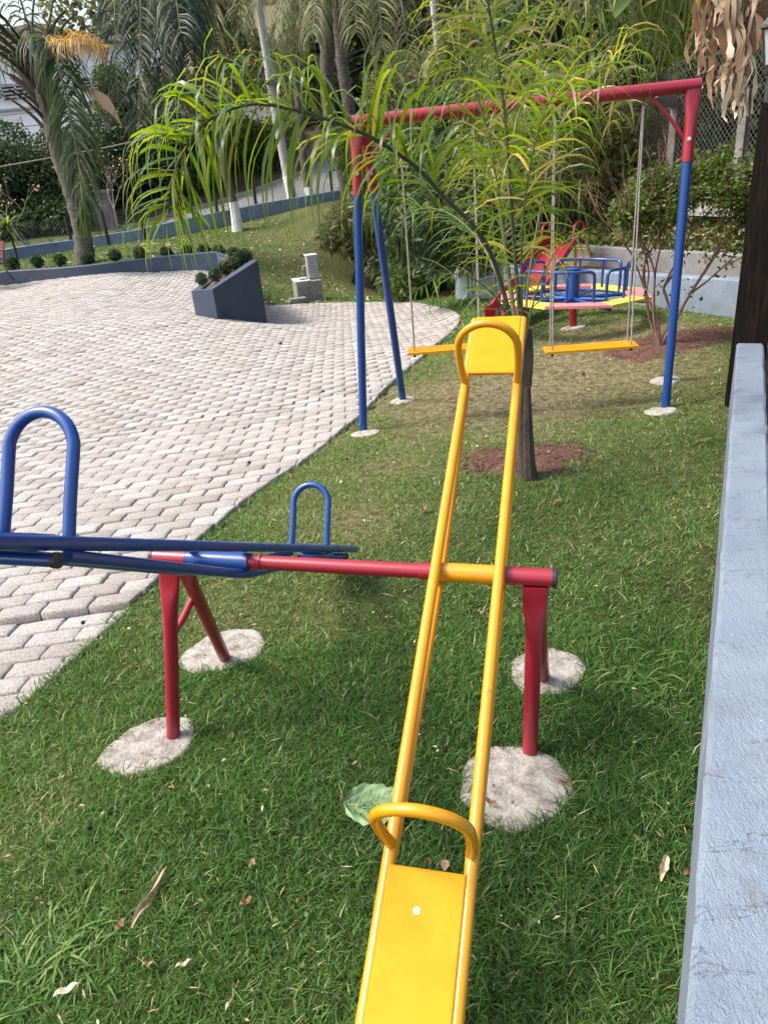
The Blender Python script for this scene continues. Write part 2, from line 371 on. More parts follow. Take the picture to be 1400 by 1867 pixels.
EB = bez(EDGE, 5); EN = np.gradient(EB, axis=0); EN /= np.linalg.norm(EN, axis=1)[:, None]; EN = np.stack([-EN[:, 1], EN[:, 0]], -1)   # points into the paving
dE = np.linalg.norm(cand[:, None, :2] - EB[None], axis=2); kE = dE.argmin(1); dE = dE.min(1)
cand = np.column_stack([cand, kE, dE])
inp = inpoly(cand[:, 0], cand[:, 1], PAVE) | (dE < .13)
# centre offset kept if near the boundary too, so the edge is full
P3 = np.stack([cand[:, 0], cand[:, 1], np.zeros(len(cand))], -1)
q = P3 - EYE; dd = q @ FWD; u = CX + FPX * (q @ RGT) / np.maximum(dd, .1); v = CY - FPX * (q @ UPV) / np.maximum(dd, .1)
vis = (dd > .5) & (u > -450) & (u < 1400) & (v < 2200)
cand = cand[inp & vis]
zc = hgt(cand[:, 0], cand[:, 1]); e_ = .1
zx = (hgt(cand[:, 0] + e_, cand[:, 1]) - zc) / e_; zy = (hgt(cand[:, 0], cand[:, 1] + e_) - zc) / e_
dist = np.hypot(cand[:, 0], cand[:, 1]); order = np.argsort(dist)
ucand = np.stack([cand[:, 0], cand[:, 1], zc], -1) - EYE; dq = ucand @ FWD
uc = CX + FPX * (ucand @ RGT) / dq
order = [i for i in order if -60 < uc[i]] + [i for i in order if uc[i] <= -60]
nfine = 0
for rank, i in enumerate(order):
    x, y = cand[i, 0], cand[i, 1]
    fine = dist[i] < 6.5
    O = OUT[1 if fine else 0]; n = len(O)
    jr = random.gauss(0, .012); jz = random.gauss(0, .0026); tx, ty = random.gauss(0, .014), random.gauss(0, .022)
    O2 = O * random.uniform(.985, 1.0)
    cs, sn = math.cos(jr), math.sin(jr); O2 = O2 @ np.array([[cs, sn], [-sn, cs]])
    if cand[i, 5] < .16:
        k_ = int(cand[i, 4]); e0 = EB[k_] - np.array([x, y]); nE = np.array([EN[k_] @ rowdir, EN[k_] @ perp]); q0 = e0 @ EN[k_]
        if True:
            P_ = []; m2 = len(O2); dd_ = O2 @ nE - q0 - random.uniform(-.012, .004)
            for a_ in range(m2):
                b_2 = (a_ + 1) % m2
                if dd_[a_] >= 0: P_.append(O2[a_])
                if (dd_[a_] >= 0) != (dd_[b_2] >= 0): P_.append(O2[a_] + (O2[b_2] - O2[a_]) * dd_[a_] / (dd_[a_] - dd_[b_2]))
            if len(P_) < 3: continue
            O2 = np.array(P_); n = len(O2)
            if np.ptp(O2[:, 0]) < .02 or np.ptp(O2[:, 1]) < .02: continue
    oc = O2.mean(0); oh = np.maximum(np.ptp(O2, axis=0) / 2, .012)
    def ring(sc_in, z):
        P = oc + (O2 - oc) * (1 - np.minimum(sc_in / oh, .6))
        wx = rowdir[0] * P[:, 0] + perp[0] * P[:, 1]; wy = rowdir[1] * P[:, 0] + perp[1] * P[:, 1]
        return np.stack([wx, wy, wx * (zx[i]) + wy * (zy[i]) + z + jz + P[:, 0] * tx + P[:, 1] * ty], -1)
    base = float(stepz(x, y)) + .028
    if fine: rings = [ring(0, base - .05), ring(0, base - .012), ring(.005, base - .004), ring(.014, base), ]
    else: rings = [ring(0, base - .03), ring(.002, base - .010), ring(.009, base)]
    ctr = ring(0, base + .001).mean(0)[None]
    V = np.concatenate(rings + [ctr]); k = len(rings)
    F = [(a * n + j, a * n + (j + 1) % n, (a + 1) * n + (j + 1) % n, (a + 1) * n + j) for a in range(k - 1) for j in range(n)]
    T = [((k - 1) * n + j, (k - 1) * n + (j + 1) % n, k * n) for j in range(n)]
    t = min(1, max(0, random.gauss(.5, .27)))
    if rank < 300:
        me = bpy.data.meshes.new('paver'); me.from_pydata(V.tolist(), [], F + T)
        me.attributes.new('tint', 'FLOAT', 'POINT').data.foreach_set('value', np.full(len(V), t, np.float32))
        me.materials.append(PAVM); me.shade_smooth(); me.set_sharp_from_angle(angle=rad(50))
        o = bpy.data.objects.new('paver', me); COL.objects.link(o); o.parent = pavement; o.location = (x, y, zc[i])
    else:
        farV.append(V + np.array([x, y, zc[i]])); farT.append(np.full(len(V), t))
        farF += [tuple(a + fn for a in f) for f in F + T]; fn += len(V)
me = bpy.data.meshes.new('pavers'); me.from_pydata(np.concatenate(farV).tolist(), [], farF)
me.attributes.new('tint', 'FLOAT', 'POINT').data.foreach_set('value', np.concatenate(farT).astype(np.float32))
me.materials.append(PAVM); me.shade_smooth()
o = bpy.data.objects.new('pavers', me); COL.objects.link(o); o.parent = pavement; o['kind'] = 'stuff'
print('pavers', len(cand))

# ------------------------------------------------------------------ near pale blue wall on the right
def wallstrip(name, pts, z0f, z1f, th, mat, side=1, n=40, wob=0.0, parent=None):
    P = bez([p[:2] for p in pts], n) if len(pts) > 2 else np.array([pts[0][:2] + (np.array(pts[1][:2]) - np.array(pts[0][:2])) * t for t in np.linspace(0, 1, n)])
    T = np.gradient(P, axis=0); T /= np.linalg.norm(T, axis=1)[:, None]; N = np.stack([T[:, 1], -T[:, 0]], -1) * side
    mb = MB(); b_ = .012; k = len(P); V = []
    for i in range(k):
        z0, z1 = z0f(i / (k - 1)), z1f(i / (k - 1)); w1, w2, w3 = [random.gauss(0, wob) for _ in range(3)]
        for (o_, z) in ((0, z0), (w1, z1 - b_), (b_ + w1, z1 + w3), (th - b_ + w2, z1 + w3), (th + w2, z1 - b_), (th, z0)):
            V.append((P[i, 0] + N[i, 0] * o_, P[i, 1] + N[i, 1] * o_, z))
    F = [(i * 6 + j, i * 6 + j + 1, (i + 1) * 6 + j + 1, (i + 1) * 6 + j) for i in range(k - 1) for j in range(5)]
    F += [tuple(range(5, -1, -1)), tuple((k - 1) * 6 + j for j in range(6))]
    mb.add(V, F); return mb.build(name, mat, parent)
wa = np.array([.422, .721]); wb = np.array([2.45, 4.84])
w0 = wallstrip('garden_wall', [wa - (wb - wa) * .3, wb], lambda t: -.2, lambda t: .45, .16, BLUEW, 1, 90, .0015)
tag(w0, 'low pale blue rendered wall with a stained rough top, beside the yellow seesaw', 'wall')
wd = norm(wb - wa); wn_ = np.array([wd[1], -wd[0]])
# planting bed behind the wall
bm_ = MB(); A = [wa - wd * 1 + wn_ * .15, wb + wn_ * .15 + wd * 2.5, wb + wd * 2.5 + wn_ * 3, wa - wd + wn_ * 3]
bm_.prism([(p[0], p[1]) for p in A], -.2, .34); o = bm_.build('planting_bed', LITTER, kind='structure')
# dark timber post with a lantern on top
pb = ZP(1325, 740, 0)[:2]
post_c = wb + wd * .12 + wn_ * .075
pt = thing('lantern_post', (post_c[0], post_c[1], 0), 'thick dark stained timber post at the far end of the pale blue wall', 'post')
mb = MB(); mb.box((post_c[0], post_c[1], .83), (.215, .215, 2.0), math.atan2(wd[1], wd[0])); o = mb.build('timber', WOOD, pt, smooth=False)
mb = MB(); mb.box((post_c[0], post_c[1], 1.85), (.20, .20, .03), math.atan2(wd[1], wd[0])); mb.build('cap', WOOD, pt, smooth=False)
# lantern
lc = W(1409, 110, post_c[1] + .0)
lt = thing('wall_lantern', (lc[0], lc[1], 1.86), 'black garden lantern with frosted glass standing on the timber post', 'lantern')
mb = MB(); mb.tube([(lc[0], lc[1], 1.80), (lc[0], lc[1], 2.0)], [.03, .02], 10); mb.lathe((lc[0], lc[1], 2.0), [(.02, 0), (.05, .01), (.055, .03), (.02, .045)], 12); mb.build('stem', IRON, lt)
def frustum(mb, c, r0, r1, z0, z1, seg=6):
    return mb.lathe((c[0], c[1], 0), [(r0, z0), (r1, z1)], seg)
GL, nt, b = _mat('frosted_glass'); b.inputs['Base Color'].default_value = (.55, .56, .55, 1); b.inputs['Roughness'].default_value = .45; b.inputs['Transmission Weight'].default_value = .35
mb = MB(); frustum(mb, lc, .048, .078, 2.055, 2.235); mb.build('glass', GL, lt, smooth=False)
mb = MB(); frustum(mb, lc, .052, .055, 2.045, 2.06); frustum(mb, lc, .086, .082, 2.235, 2.25)
for j in range(6):
    a = j * math.pi / 3; mb.tube([(lc[0] + .051 * math.cos(a), lc[1] + .051 * math.sin(a), 2.05), (lc[0] + .082 * math.cos(a), lc[1] + .082 * math.sin(a), 2.24)], .006, 6)
mb.build('frame', IRON, lt, smooth=False)
mb = MB(); mb.lathe((lc[0], lc[1], 0), [(.10, 2.245), (.098, 2.26), (.05, 2.31), (.025, 2.325), (.02, 2.35), (.004, 2.37)], 6); mb.build('lid', IRON, lt, smooth=False)

# ------------------------------------------------------------------ blue retaining wall, kerb terrace and bank behind the roundabout
B1 = ZP(1235, 565, .0); B0 = ZP(950, 543, -.3)
bdir = norm((B0 - B1)[:2]); 
BW = [B1[:2] - bdir * 4.5, B1[:2], B0[:2], B0[:2] + bdir * 2.2]
ztop = W(1235, 489, B1[1])[2]; ztop0 = W(950, 491, B0[1])[2]
print('bluewall', B1, B0, ztop, ztop0)
bn = np.array([-bdir[1], bdir[0]]); bn = bn * np.sign(bn @ np.array([.6, .8]))
def lin(a, b): return lambda t: a + (b - a) * t
_s = 1 if np.array([bdir[1], -bdir[0]]) @ bn > 0 else -1
w1 = wallstrip('retaining_wall', [BW[0], BW[3]], lambda t: -.8, lin(ztop + (ztop - ztop0) * .6, ztop0 - .1), .16, BLUEW, _s, 30, .001)
tag(w1, 'long pale blue retaining wall behind the merry-go-round', 'wall')
T0 = [BW[0] + bn * .55, BW[3] + bn * .55]
w2 = wallstrip('terrace_wall', T0, lambda t: -.8, lin(ztop + .24, ztop0 + .2), .12, GREYC, _s, 30, .001)
tag(w2, 'low grey rendered kerb wall stepping up above the pale blue wall', 'wall')
mb = MB(); A0, A1 = BW[0] + bn * .15, BW[3] + bn * .15; C0, C1 = BW[0] + bn * .56, BW[3] + bn * .56
mb.add([(A0[0], A0[1], ztop + .0), (A1[0], A1[1], ztop0 - .14), (C1[0], C1[1], ztop0 - .08), (C0[0], C0[1], ztop + .04)], [(0, 1, 2, 3)]); mb.build('terrace_soil', SOIL, kind='structure')
# bank: height rises behind the terrace wall
def bankz(s, t):                      # s along wall from BW[0], t behind terrace wall
    f = s / 8.0
    base = (ztop + .22) * (1 - f) + (ztop0 + .12) * f
    return base + np.where(t < 1.0, t * .42, .42 + (t - 1.0) * 1.05) + .10 * np.sin(s * 2.3 + t) + .08 * np.sin(s * 5 + t * 4)
ss = np.linspace(-3, 26, 110); tt = np.linspace(0, 22, 100); S, T = np.meshgrid(ss, tt)
BX = BW[0][0] + bdir[0] * S + bn[0] * (.66 + T); BY = BW[0][1] + bdir[1] * S + bn[1] * (.66 + T); BZ = bankz(np.clip(S, -3, 9), T)
k_ = 110; _i = (np.arange(99)[:, None] * k_ + np.arange(109)[None]).ravel()
keep = (S.ravel()[_i] < 7.5) | (T.ravel()[_i] > 1.6 + (S.ravel()[_i] - 7.5) * .9); _i = _i[keep]
npmesh('hillside', np.stack([BX.ravel(), BY.ravel(), BZ.ravel()], -1), np.stack([_i, _i + 1, _i + k_ + 1, _i + k_], -1), LITTER, smooth=True, kind='structure')
def bankP(s, t): return np.array([BW[0][0] + bdir[0] * s + bn[0] * (.66 + t), BW[0][1] + bdir[1] * s + bn[1] * (.66 + t), float(bankz(np.clip(s, -3, 9), t))])

# ------------------------------------------------------------------ slate blue planter, low wall, street kerb wall
lowp = [(-220,545),(0,523),(150,514),(300,499),(400,494),(438,500),(455,520)]
lwz = [-.4,-.4,-.4,-.42,-.45,-.5,-.55]
LW = [ZP(p[0], p[1], z) for p, z in zip(lowp, lwz)]
PF0 = ZP(358, 578, -.37); PF1 = ZP(398, 585, -.42); PF2 = ZP(488, 593, -.85)
zf0 = W(351, 531, PF0[1])[2]; zf1 = W(392, 527, PF1[1])[2]; zf2 = W(473, 474, PF2[1])[2]
print('planter tops', zf0, zf1, zf2, PF0, PF1, PF2)
ptop = np.mean([zf0, zf1, zf2])
lowtop = W(0, 497, LW[1][1])[2]
lw = wallstrip('low_wall', [p for p in LW[:5]] , lambda t: -.9, lambda t: lowtop + .06 * t, .18, SLATE, -1, 10)
tag(lw, 'long low slate blue wall curving round the far side of the paved court', 'wall')
# planter trough
plt = thing('planter', tuple(PF1[:2]) + (-.9,), 'slate blue trough planter with a row of clipped bushes, at the edge of the paving', 'planter')
PB0 = LW[4][:2] + np.array([.0, .05])      # where it meets the low wall
b0 = PF0[:2]; b1 = PF1[:2]; b2 = PF2[:2]
b3 = ZP(458, 480, -.1)[:2] if False else b2 + (LW[4][:2] - b2) * .45 + np.array([.5, .2])
b4 = LW[4][:2]
mid = (b0 + b4) / 2 + np.array([.35, 0])
b3 = b2 + (LW[4][:2] - b2) * .35 + np.array([.05, .1])
OL = [b0, b1, b2, b3, b4, mid]; OZ = [zf0, zf1, zf2, (zf2 + lowtop) / 2, lowtop + .06, (zf0 + lowtop) / 2 + .02]
cen = np.mean(OL, 0)
IL = []
nO = len(OL)
for i in range(nO):
    p, a, c = OL[i], OL[i - 1], OL[(i + 1) % nO]
    d1 = norm(p - a); d2 = norm(c - p); n1 = np.array([-d1[1], d1[0]]); n2 = np.array([-d2[1], d2[0]])
    if n1 @ (cen - p) < 0 and i not in (5,): n1 = -n1
    if n2 @ (cen - p) < 0 and i not in (4,): n2 = -n2
    nn = norm(n1 + n2); IL.append(p + nn * .13 / max(.45, nn @ n1))
mb = MB(); V = [(p[0], p[1], -1.3) for p in OL] + [(p[0], p[1], z) for p, z in zip(OL, OZ)] + [(p[0], p[1], z) for p, z in zip(IL, OZ)] + [(p[0], p[1], z - .12) for p, z in zip(IL, OZ)]
F = []
for i in range(nO):
    j = (i + 1) % nO
    for k in range(3): F.append((k * nO + i, k * nO + j, (k + 1) * nO + j, (k + 1) * nO + i))
mb.add(V, F); mb.build('trough', SLATE, plt, smooth=False)
mb = MB(); mb.add([(p[0], p[1], z - .05) for p, z in zip(IL, OZ)] + [(np.mean(IL, 0)[0], np.mean(IL, 0)[1], float(np.mean(OZ)) - .03)], [(i, (i + 1) % nO, nO) for i in range(nO)]); mb.build('soil', SOIL, plt)

kp = [(-150,492,21.5),(0,474,22.5),(50,466,23),(150,452,23.6),(250,436,24),(350,413,24.7),(480,386,25.8),(560,372,26.4),(626,361,26.8),(700,345,27.3)]
KW = [W(p[0], p[1], p[2]) for p in kp]
kz = [p[2] for p in KW]; KZ = lambda t: float(np.interp(t * (len(kz) - 1), range(len(kz)), kz))
kh = .34
kw = wallstrip('kerb_wall', KW, lambda t: KZ(t) - .5, lambda t: KZ(t) + kh * .75, .2, CAPB, -1, 8)
tag(kw, 'long blue painted kerb wall along the street at the top of the lawn', 'wall')
# street
fe = [(-150,470,29),(0,450,29),(180,430,29.5),(300,398,31),(430,362,33),(545,320,34),(612,288,35),(720,235,38)]
SW = [W(*p) for p in fe]
na = bez([p[:3] for p in KW], 4) + np.array([0, .25, -.05]); fa = bez(SW, 4)
na_i = np.array([[np.interp(t, np.linspace(0, 1, len(na)), na[:, k]) for k in range(3)] for t in np.linspace(0, 1, 30)])
fa_i = np.array([[np.interp(t, np.linspace(0, 1, len(fa)), fa[:, k]) for k in range(3)] for t in np.linspace(0, 1, 30)])
V = np.concatenate([na_i, fa_i]); mb = MB(); mb.add(V, [(i, i + 1, 30 + i + 1, 30 + i) for i in range(29)]); mb.build('street', ASPH, kind='structure')
# far kerb and embankment
f2 = fa_i + np.array([0, .02, .14]); f3 = fa_i + np.array([0, .6, .15]); f4 = fa_i + np.array([0, 1.6, .5]); f5 = fa_i + np.array([0, 3.8, 2.6])
mb = MB(); mb.add(np.concatenate([fa_i - [0, 0, .3], f2, f3]), [(k * 30 + i, k * 30 + i + 1, (k + 1) * 30 + i + 1, (k + 1) * 30 + i) for k in (0, 1) for i in range(29)]); mb.build('kerb', KERB, kind='structure')
f45 = fa_i + np.array([0, 9, 2.9])
mb = MB(); mb.add(np.concatenate([f3, f4, f5 - [0, 0, .9], f45 - [0, 0, .6]]), [(k * 30 + i, k * 30 + i + 1, (k + 1) * 30 + i + 1, (k + 1) * 30 + i) for k in (0, 1, 2) for i in range(29)]); mb.build('embankment', LITTER, kind='structure')
# ================================================================== SEESAWS
AZ = rad(15.5); AX = np.array([math.cos(AZ), -math.sin(AZ), 0.0])     # axle direction
FW = np.array([math.sin(AZ), math.cos(AZ), 0.0]); UZ = np.array([0, 0, 1.0])
AR = ZP(1012, 1054, .66); ax_len = 1.285
AL = AR - AX * ax_len; AL[2] += .012
adir = norm(AR - AL)
fr = thing('seesaw_stand', (float(AL[0] + AR[0]) / 2, float(AL[1] + AR[1]) / 2, 0), 'red steel crossbar on four splayed legs carrying the yellow and blue seesaws', 'seesaw stand')
def axp(px):                           # point of the axle seen at column px
    best = min((abs(proj(AL + adir * ax_len * t)[0] - px), t) for t in np.linspace(0, 1, 400)); return AL + adir * ax_len * best[1]
mb = MB(); mb.tube([AL + adir * .04, AR - adir * .10], .0225, 24); mb.build('crossbar', RED, fr)
mb = MB(); mb.tube([AR - adir * .155, AR - adir * .008], .0265, 24); mb.build('end_sleeve', RED, fr)
mb = MB(); mb.tube([AL + adir * .008, AL + adir * .125], .0265, 24); mb.build('end_sleeve', RED, fr)
pY = axp(855); pB = axp(400)
for px, d in ((472, 1),):
    c = axp(px); mb = MB(); mb.tube([c - adir * .014, c + adir * .012], .0262, 24); mb.build('collar', RED, fr)
c = pY - adir * .128; mb = MB(); mb.tube([c - adir * .02, c + adir * .02], .0255, 24); mb.build('collar', RED, fr)
for e, s in ((AR, 1), (AL, -1)):
    mb = MB(); mb.tube([e - adir * s * .008, e + adir * s * .003, e + adir * s * .006], [.0285, .0285, .024], 24); mb.build('end_cap', BLACK, fr)
def leg(top, foot, name='leg', parent=fr, r=.0245):
    """round tube whose top is hammered flat where it meets the crossbar"""
    top = np.array(top); foot = np.array(foot); d = norm(top - foot); L = np.linalg.norm(top - foot)
    side = adir; dep = norm(np.cross(side, d)); mb = MB(); V = []; seg = 20
    prof = [(0, r, r), (.3, r, r), (L - .26, r, r), (L - .20, r * 1.02, r * .98), (L - .15, r * 1.10, r * .84), (L - .11, r * 1.28, r * .55), (L - .085, r * 1.42, r * .30), (L - .06, r * 1.48, r * .30), (L - .012, r * 1.5, r * .34)]
    for h, a, b_ in prof:
        for j in range(seg):
            an = j * 2 * math.pi / seg; ca, sa = math.cos(an), math.sin(an)
            k = min(1, max(0, (L - .12 - h) / .1)); p = .55 + .45 * k
            V.append(foot + d * h + side * a * math.copysign(abs(ca) ** p, ca) + dep * b_ * math.copysign(abs(sa) ** p, sa))
    n = len(prof); F = [(i * seg + j, i * seg + (j + 1) % seg, (i + 1) * seg + (j + 1) % seg, (i + 1) * seg + j) for i in range(n - 1) for j in range(seg)] + [tuple((n - 1) * seg + j for j in range(seg))]
    mb.add(V, F); o = mb.build(name, RED, parent, angle=60)
    w_ = MB(); w_.tube(bez([top - side * r * 1.45 + dep * 0, top - side * .01 + d * .002, top + side * r * 1.45], 5), .004, 8); w_.build('weld', RED, o); return o
tR = axp(977); tL = axp(312)
footsRF = G(965, 1378); footsRB = G(990, 1235); footsLF = G(314, 1348); footsLB = G(413, 1200)
dn = UZ * .02
leg(tR - FW * .018 - dn * .6, footsRF - UZ * .03); leg(tR + FW * .020 - dn, footsRB - UZ * .03)
leg(tL - FW * .018 - dn * .6, footsLF - UZ * .03); leg(tL + adir * .02 + FW * .020 - dn, footsLB - UZ * .03)
for t_, f1_, f2_ in ((tL, footsLF, footsLB), (tR, footsRF, footsRB)):
    a = f1_ + (t_ - f1_) * .58; b_ = f2_ + (t_ - f2_) * .66; mb = MB(); pts = np.array([a, (a + b_) / 2 - UZ * .006, b_])
    mb.tube(pts, [.011, .013, .012], 10); mb.build('brace', RED, fr)
def footing(px, py, rx, ry, label, rz=0, parent=None, h=.014, Yc=None, lean=0):
    c = G(px, py); n = 40; mb = MB(); V = []
    ph = [random.uniform(0, 6.28) for _ in range(5)]
    for j in range(n):
        a = j * 2 * math.pi / n
        w_ = 1 + .035 * math.sin(2 * a + ph[3]) + .03 * math.sin(3 * a + ph[0]) + .025 * math.sin(5 * a + ph[1]) + .015 * math.sin(9 * a + ph[2]) + random.uniform(-.018, .018)
        x_, y_ = rx * w_ * math.cos(a), ry * w_ * math.sin(a)
        V.append((c[0] + x_ * math.cos(rz) - y_ * math.sin(rz), c[1] + x_ * math.sin(rz) + y_ * math.cos(rz)))
    V = np.array(V); cc = np.array(c[:2]); P = []
    for k, (s, z) in enumerate([(1.02, -.06), (1.0, h * .35), (.96, h * .65), (.85, h * .85), (.6, h * .95), (.3, h * 1.05)]):
        q = cc + (V - cc) * s; zz = hgt(q[:, 0], q[:, 1]) + z + RNG.normal(0, .0018, n); P.append(np.column_stack([q, zz]))
    P = np.concatenate(P + [np.array([[cc[0], cc[1], h1(*cc) + h * 1.05]])]); m_ = 6
    F = [(i * n + j, i * n + (j + 1) % n, (i + 1) * n + (j + 1) % n, (i + 1) * n + j) for i in range(m_ - 1) for j in range(n)] + [((m_ - 1) * n + j, (m_ - 1) * n + (j + 1) % n, m_ * n) for j in range(n)]
    mb.add(P, F); o = mb.build('concrete_footing', CONC, None, angle=60); FOOT.append((cc, max(rx, ry), V)); return tag(o, label, 'concrete footing')
FOOT = []
def pxm(px, py): return 1 / PXM(G(px, py))
footing(937, 1434, .176, .168, 'rough round concrete footing under the near right red leg, largest of the four', 0)
footing(996, 1228, .140, .135, 'rough concrete footing under the rear right red leg, behind the nearer one', .1)
footing(273, 1362, .175, .135, 'oval concrete footing under the near left red leg of the seesaw', .55)
footing(408, 1188, .185, .145, 'concrete footing under the slanted rear left red leg', .2)

def seesaw(C, el, S, half, label, YM, seatM, hb, hh, peg=False, hpos=.79):
    e = rad(el); d = FW * math.cos(e) + UZ * math.sin(e); n_ = np.cross(AX, d); n_ = n_ if n_[2] > 0 else -n_
    C = np.array(C); R0 = C + n_ * .045
    t = thing('seesaw', tuple(C), label, 'seesaw')
    mb = MB(); mb.tube([C - adir * .107, C + adir * .107], .0285, 28); mb.build('pivot_sleeve', YM, t)
    for w in (-1, 1):
        o_ = AX * w * S
        mb = MB(); P = [R0 + o_ + d * s for s in (-half, -half * .5, 0, half * .5, half)]; mb.tube(P, .0155, 18); mb.build('rail', YM, t)
        lo = [R0 + o_ + d * (-hpos - .02) - n_ * .026, R0 + o_ + d * -.5 - n_ * .052, C + o_ - n_ * .040 - d * .04, C + o_ - n_ * .040 + d * .04, R0 + o_ + d * .5 - n_ * .052, R0 + o_ + d * (hpos + .02) - n_ * .026]
        mb = MB(); mb.tube(lo, .0145, 16); mb.build('lower_rail', YM, t)
    for sg in (-1, 1):
        s0, s1 = (hpos + .045) * sg, (half + .004) * sg; c_ = R0 + d * (s0 + s1) / 2 + n_ * .0125
        R = np.stack([AX, d, n_], 1); w_ = S * 2 - .012; L_ = abs(s1 - s0); mb = MB(); b_ = .004; V = []
        for (ix, z) in ((0, -.006), (0, .003), (b_, .006)):
            for (a, q) in ((-1, -1), (1, -1), (1, 1), (-1, 1)): V.append(c_ + R @ np.array([a * (w_ / 2 - ix), q * (L_ / 2 - ix), z]))
        mb.add(V, [(3, 2, 1, 0)] + [(k * 4 + j, k * 4 + (j + 1) % 4, (k + 1) * 4 + (j + 1) % 4, (k + 1) * 4 + j) for k in (0, 1) for j in range(4)] + [(8, 9, 10, 11)])
        seat = mb.build('seat_board', seatM, t, smooth=False)
        if YM is YEL and sg < 0:
            sc_ = c_ + n_ * .0072 + d * (L_ / 2 - .085) + AX * (-.012); mb = MB(); V = [sc_ + AX * (.0075 * (1 + .2 * math.sin(3 * k)) * math.cos(k * .524)) + d * (.0085 * math.sin(k * .524)) for k in range(12)]
            mb.add(V, [tuple(range(12))]); mb.build('paint_scuff', WHITE, seat)
        hc = R0 + d * hpos * sg; r_ = hb; pts = [hc - AX * S + n_ * 0]
        if peg: S_ = S - .012
        else: S_ = S - .002
        pts = [hc - AX * S_ + n_ * .008, hc - AX * (r_ * .99) + n_ * (hh - r_) * .5, hc - AX * r_ + n_ * (hh - r_)]
        for k in range(1, 12): a = math.pi - k * math.pi / 12; pts.append(hc + AX * r_ * math.cos(a) + n_ * (hh - r_ + r_ * math.sin(a)))
        pts += [hc + AX * r_ + n_ * (hh - r_), hc + AX * (r_ * .99) + n_ * (hh - r_) * .5, hc + AX * S_ + n_ * .008]
        mb = MB(); mb.tube(bez(pts, 3), .0135, 16); mb.build('handle', YM, t)
        if peg:
            p_ = R0 + d * (.93 if sg < 0 else 1.02) * sg - n_ * .033; mb = MB(); mb.tube([p_ - AX * (S + .012), p_ + AX * (S + .022)], .014, 14); pg = mb.build('foot_peg', YM, t)
            for w in (-1, 1):
                q_ = p_ + AX * (S + .022) * w if w > 0 else p_ - AX * (S + .012)
                mb = MB(); mb.tube([q_ - AX * w * .005, q_ + AX * w * .006, q_ + AX * w * .012], [.0165, .0165, .009], 14); mb.build('rubber_cap', BLACK, pg)
    return t
seesaw(pY, 23.8, .0925, 1.165, 'yellow steel seesaw with its near seat down and far seat raised', YEL, YELS, .100, .262)
seesaw(pB, -29.5, .0925, 1.25, 'blue steel seesaw seen edge on, its near end raised over the paving', BLU, BLU, .079, .275, True, .85)

# ================================================================== SWING SET
TR = W(1264, 156, 5.33); TL = W(650, 222, 5.50)
TLz = (TR[2] + TL[2]) / 2; TR[2] = TL[2] = TLz; print('swing beam', TL, TR)
TR = W(1264, 156, 5.33); TL = W(650, 222, 5.50)
bd = norm(TR - TL)
sw = thing('swing_set', tuple((TL + TR) / 2 * [1, 1, 0]), 'tall swing frame with a red top beam and blue legs', 'swing set')
mb = MB(); mb.tube([TL - bd * .03, TR + bd * .04], .040, 24); mb.build('beam', RED, sw)
def swleg(top, foot, rtop=.034, redlen=.42):
    top = np.array(top); foot = np.array(foot); d = norm(foot - top); L = np.linalg.norm(foot - top)
    side = bd - d * (bd @ d); side = norm(side); dep = np.cross(side, d); seg = 18
    mb = MB(); V = []; prof = [(0, .046, .016), (.05, .046, .016), (.09, .044, .02), (.16, .036, .030), (.24, rtop, rtop), (redlen, rtop, rtop)]
    for h, a, b_ in prof:
        for j in range(seg):
            an = j * 2 * math.pi / seg; p = .6 if h < .1 else 1; ca, sa = math.cos(an), math.sin(an)
            V.append(top + d * h + side * a * math.copysign(abs(ca) ** p, ca) + dep * b_ * math.copysign(abs(sa) ** p, sa))
    n = len(prof); F = [(i * seg + j, i * seg + (j + 1) % seg, (i + 1) * seg + (j + 1) % seg, (i + 1) * seg + j) for i in range(n - 1) for j in range(seg)] + [tuple(range(seg))] + [tuple((n - 1) * seg + j for j in range(seg))]
    mb.add(V, F); so_ = mb.build('leg_socket', RED, sw, angle=60)
    mb = MB(); mb.tube([top + d * (redlen - .02), foot], .030, 20); mb.build('leg', BLU, sw)
    bp = top + d * (redlen - .13); v = norm(EYE - bp); v = v - d * (v @ d); v = norm(v)
    mb = MB(); mb.tube([bp + v * rtop * .8, bp + v * (rtop + .008), bp + v * (rtop + .011)], [.013, .013, .008], 8); mb.build('bolt', STEEL, so_)
fR = G(1212, 745); fRb = G(1216, 695); fL = G(662, 787); fLb = G(735, 730)
swleg(TR + UZ * -.02 + bd * .0 - FW * .02, fR - UZ * .03); swleg(TR + FW * .03 - UZ * .02, fRb - UZ * .03)
swleg(TL - FW * .02 - UZ * .02, fL - UZ * .03); swleg(TL + FW * .06 + bd * .035 - UZ * .03, fLb - UZ * .03)
for T_, s, f_ in ((TR, -1, fR), (TL, 1, fL)):
    d = norm(f_ - T_); a = T_ + bd * s * .26 - UZ * .035; b_ = T_ + d * .30 + bd * s * .03
    mb = MB(); mb.tube(bez([a, (a + b_) / 2 + bd * s * -.015 + UZ * -.01, b_], 5), .012, 10); mb.build('brace', RED, sw)
footing(1203, 751, .115, .10, 'small concrete footing under the near right blue leg of the swing frame')
footing(1212, 695, .115, .10, 'small concrete footing under the rear right blue leg of the swing frame')
footing(667, 791, .115, .085, 'small concrete footing under the near left blue leg, beside the paving edge')
footing(734, 731, .11, .09, 'small concrete footing under the slanted rear left blue leg')
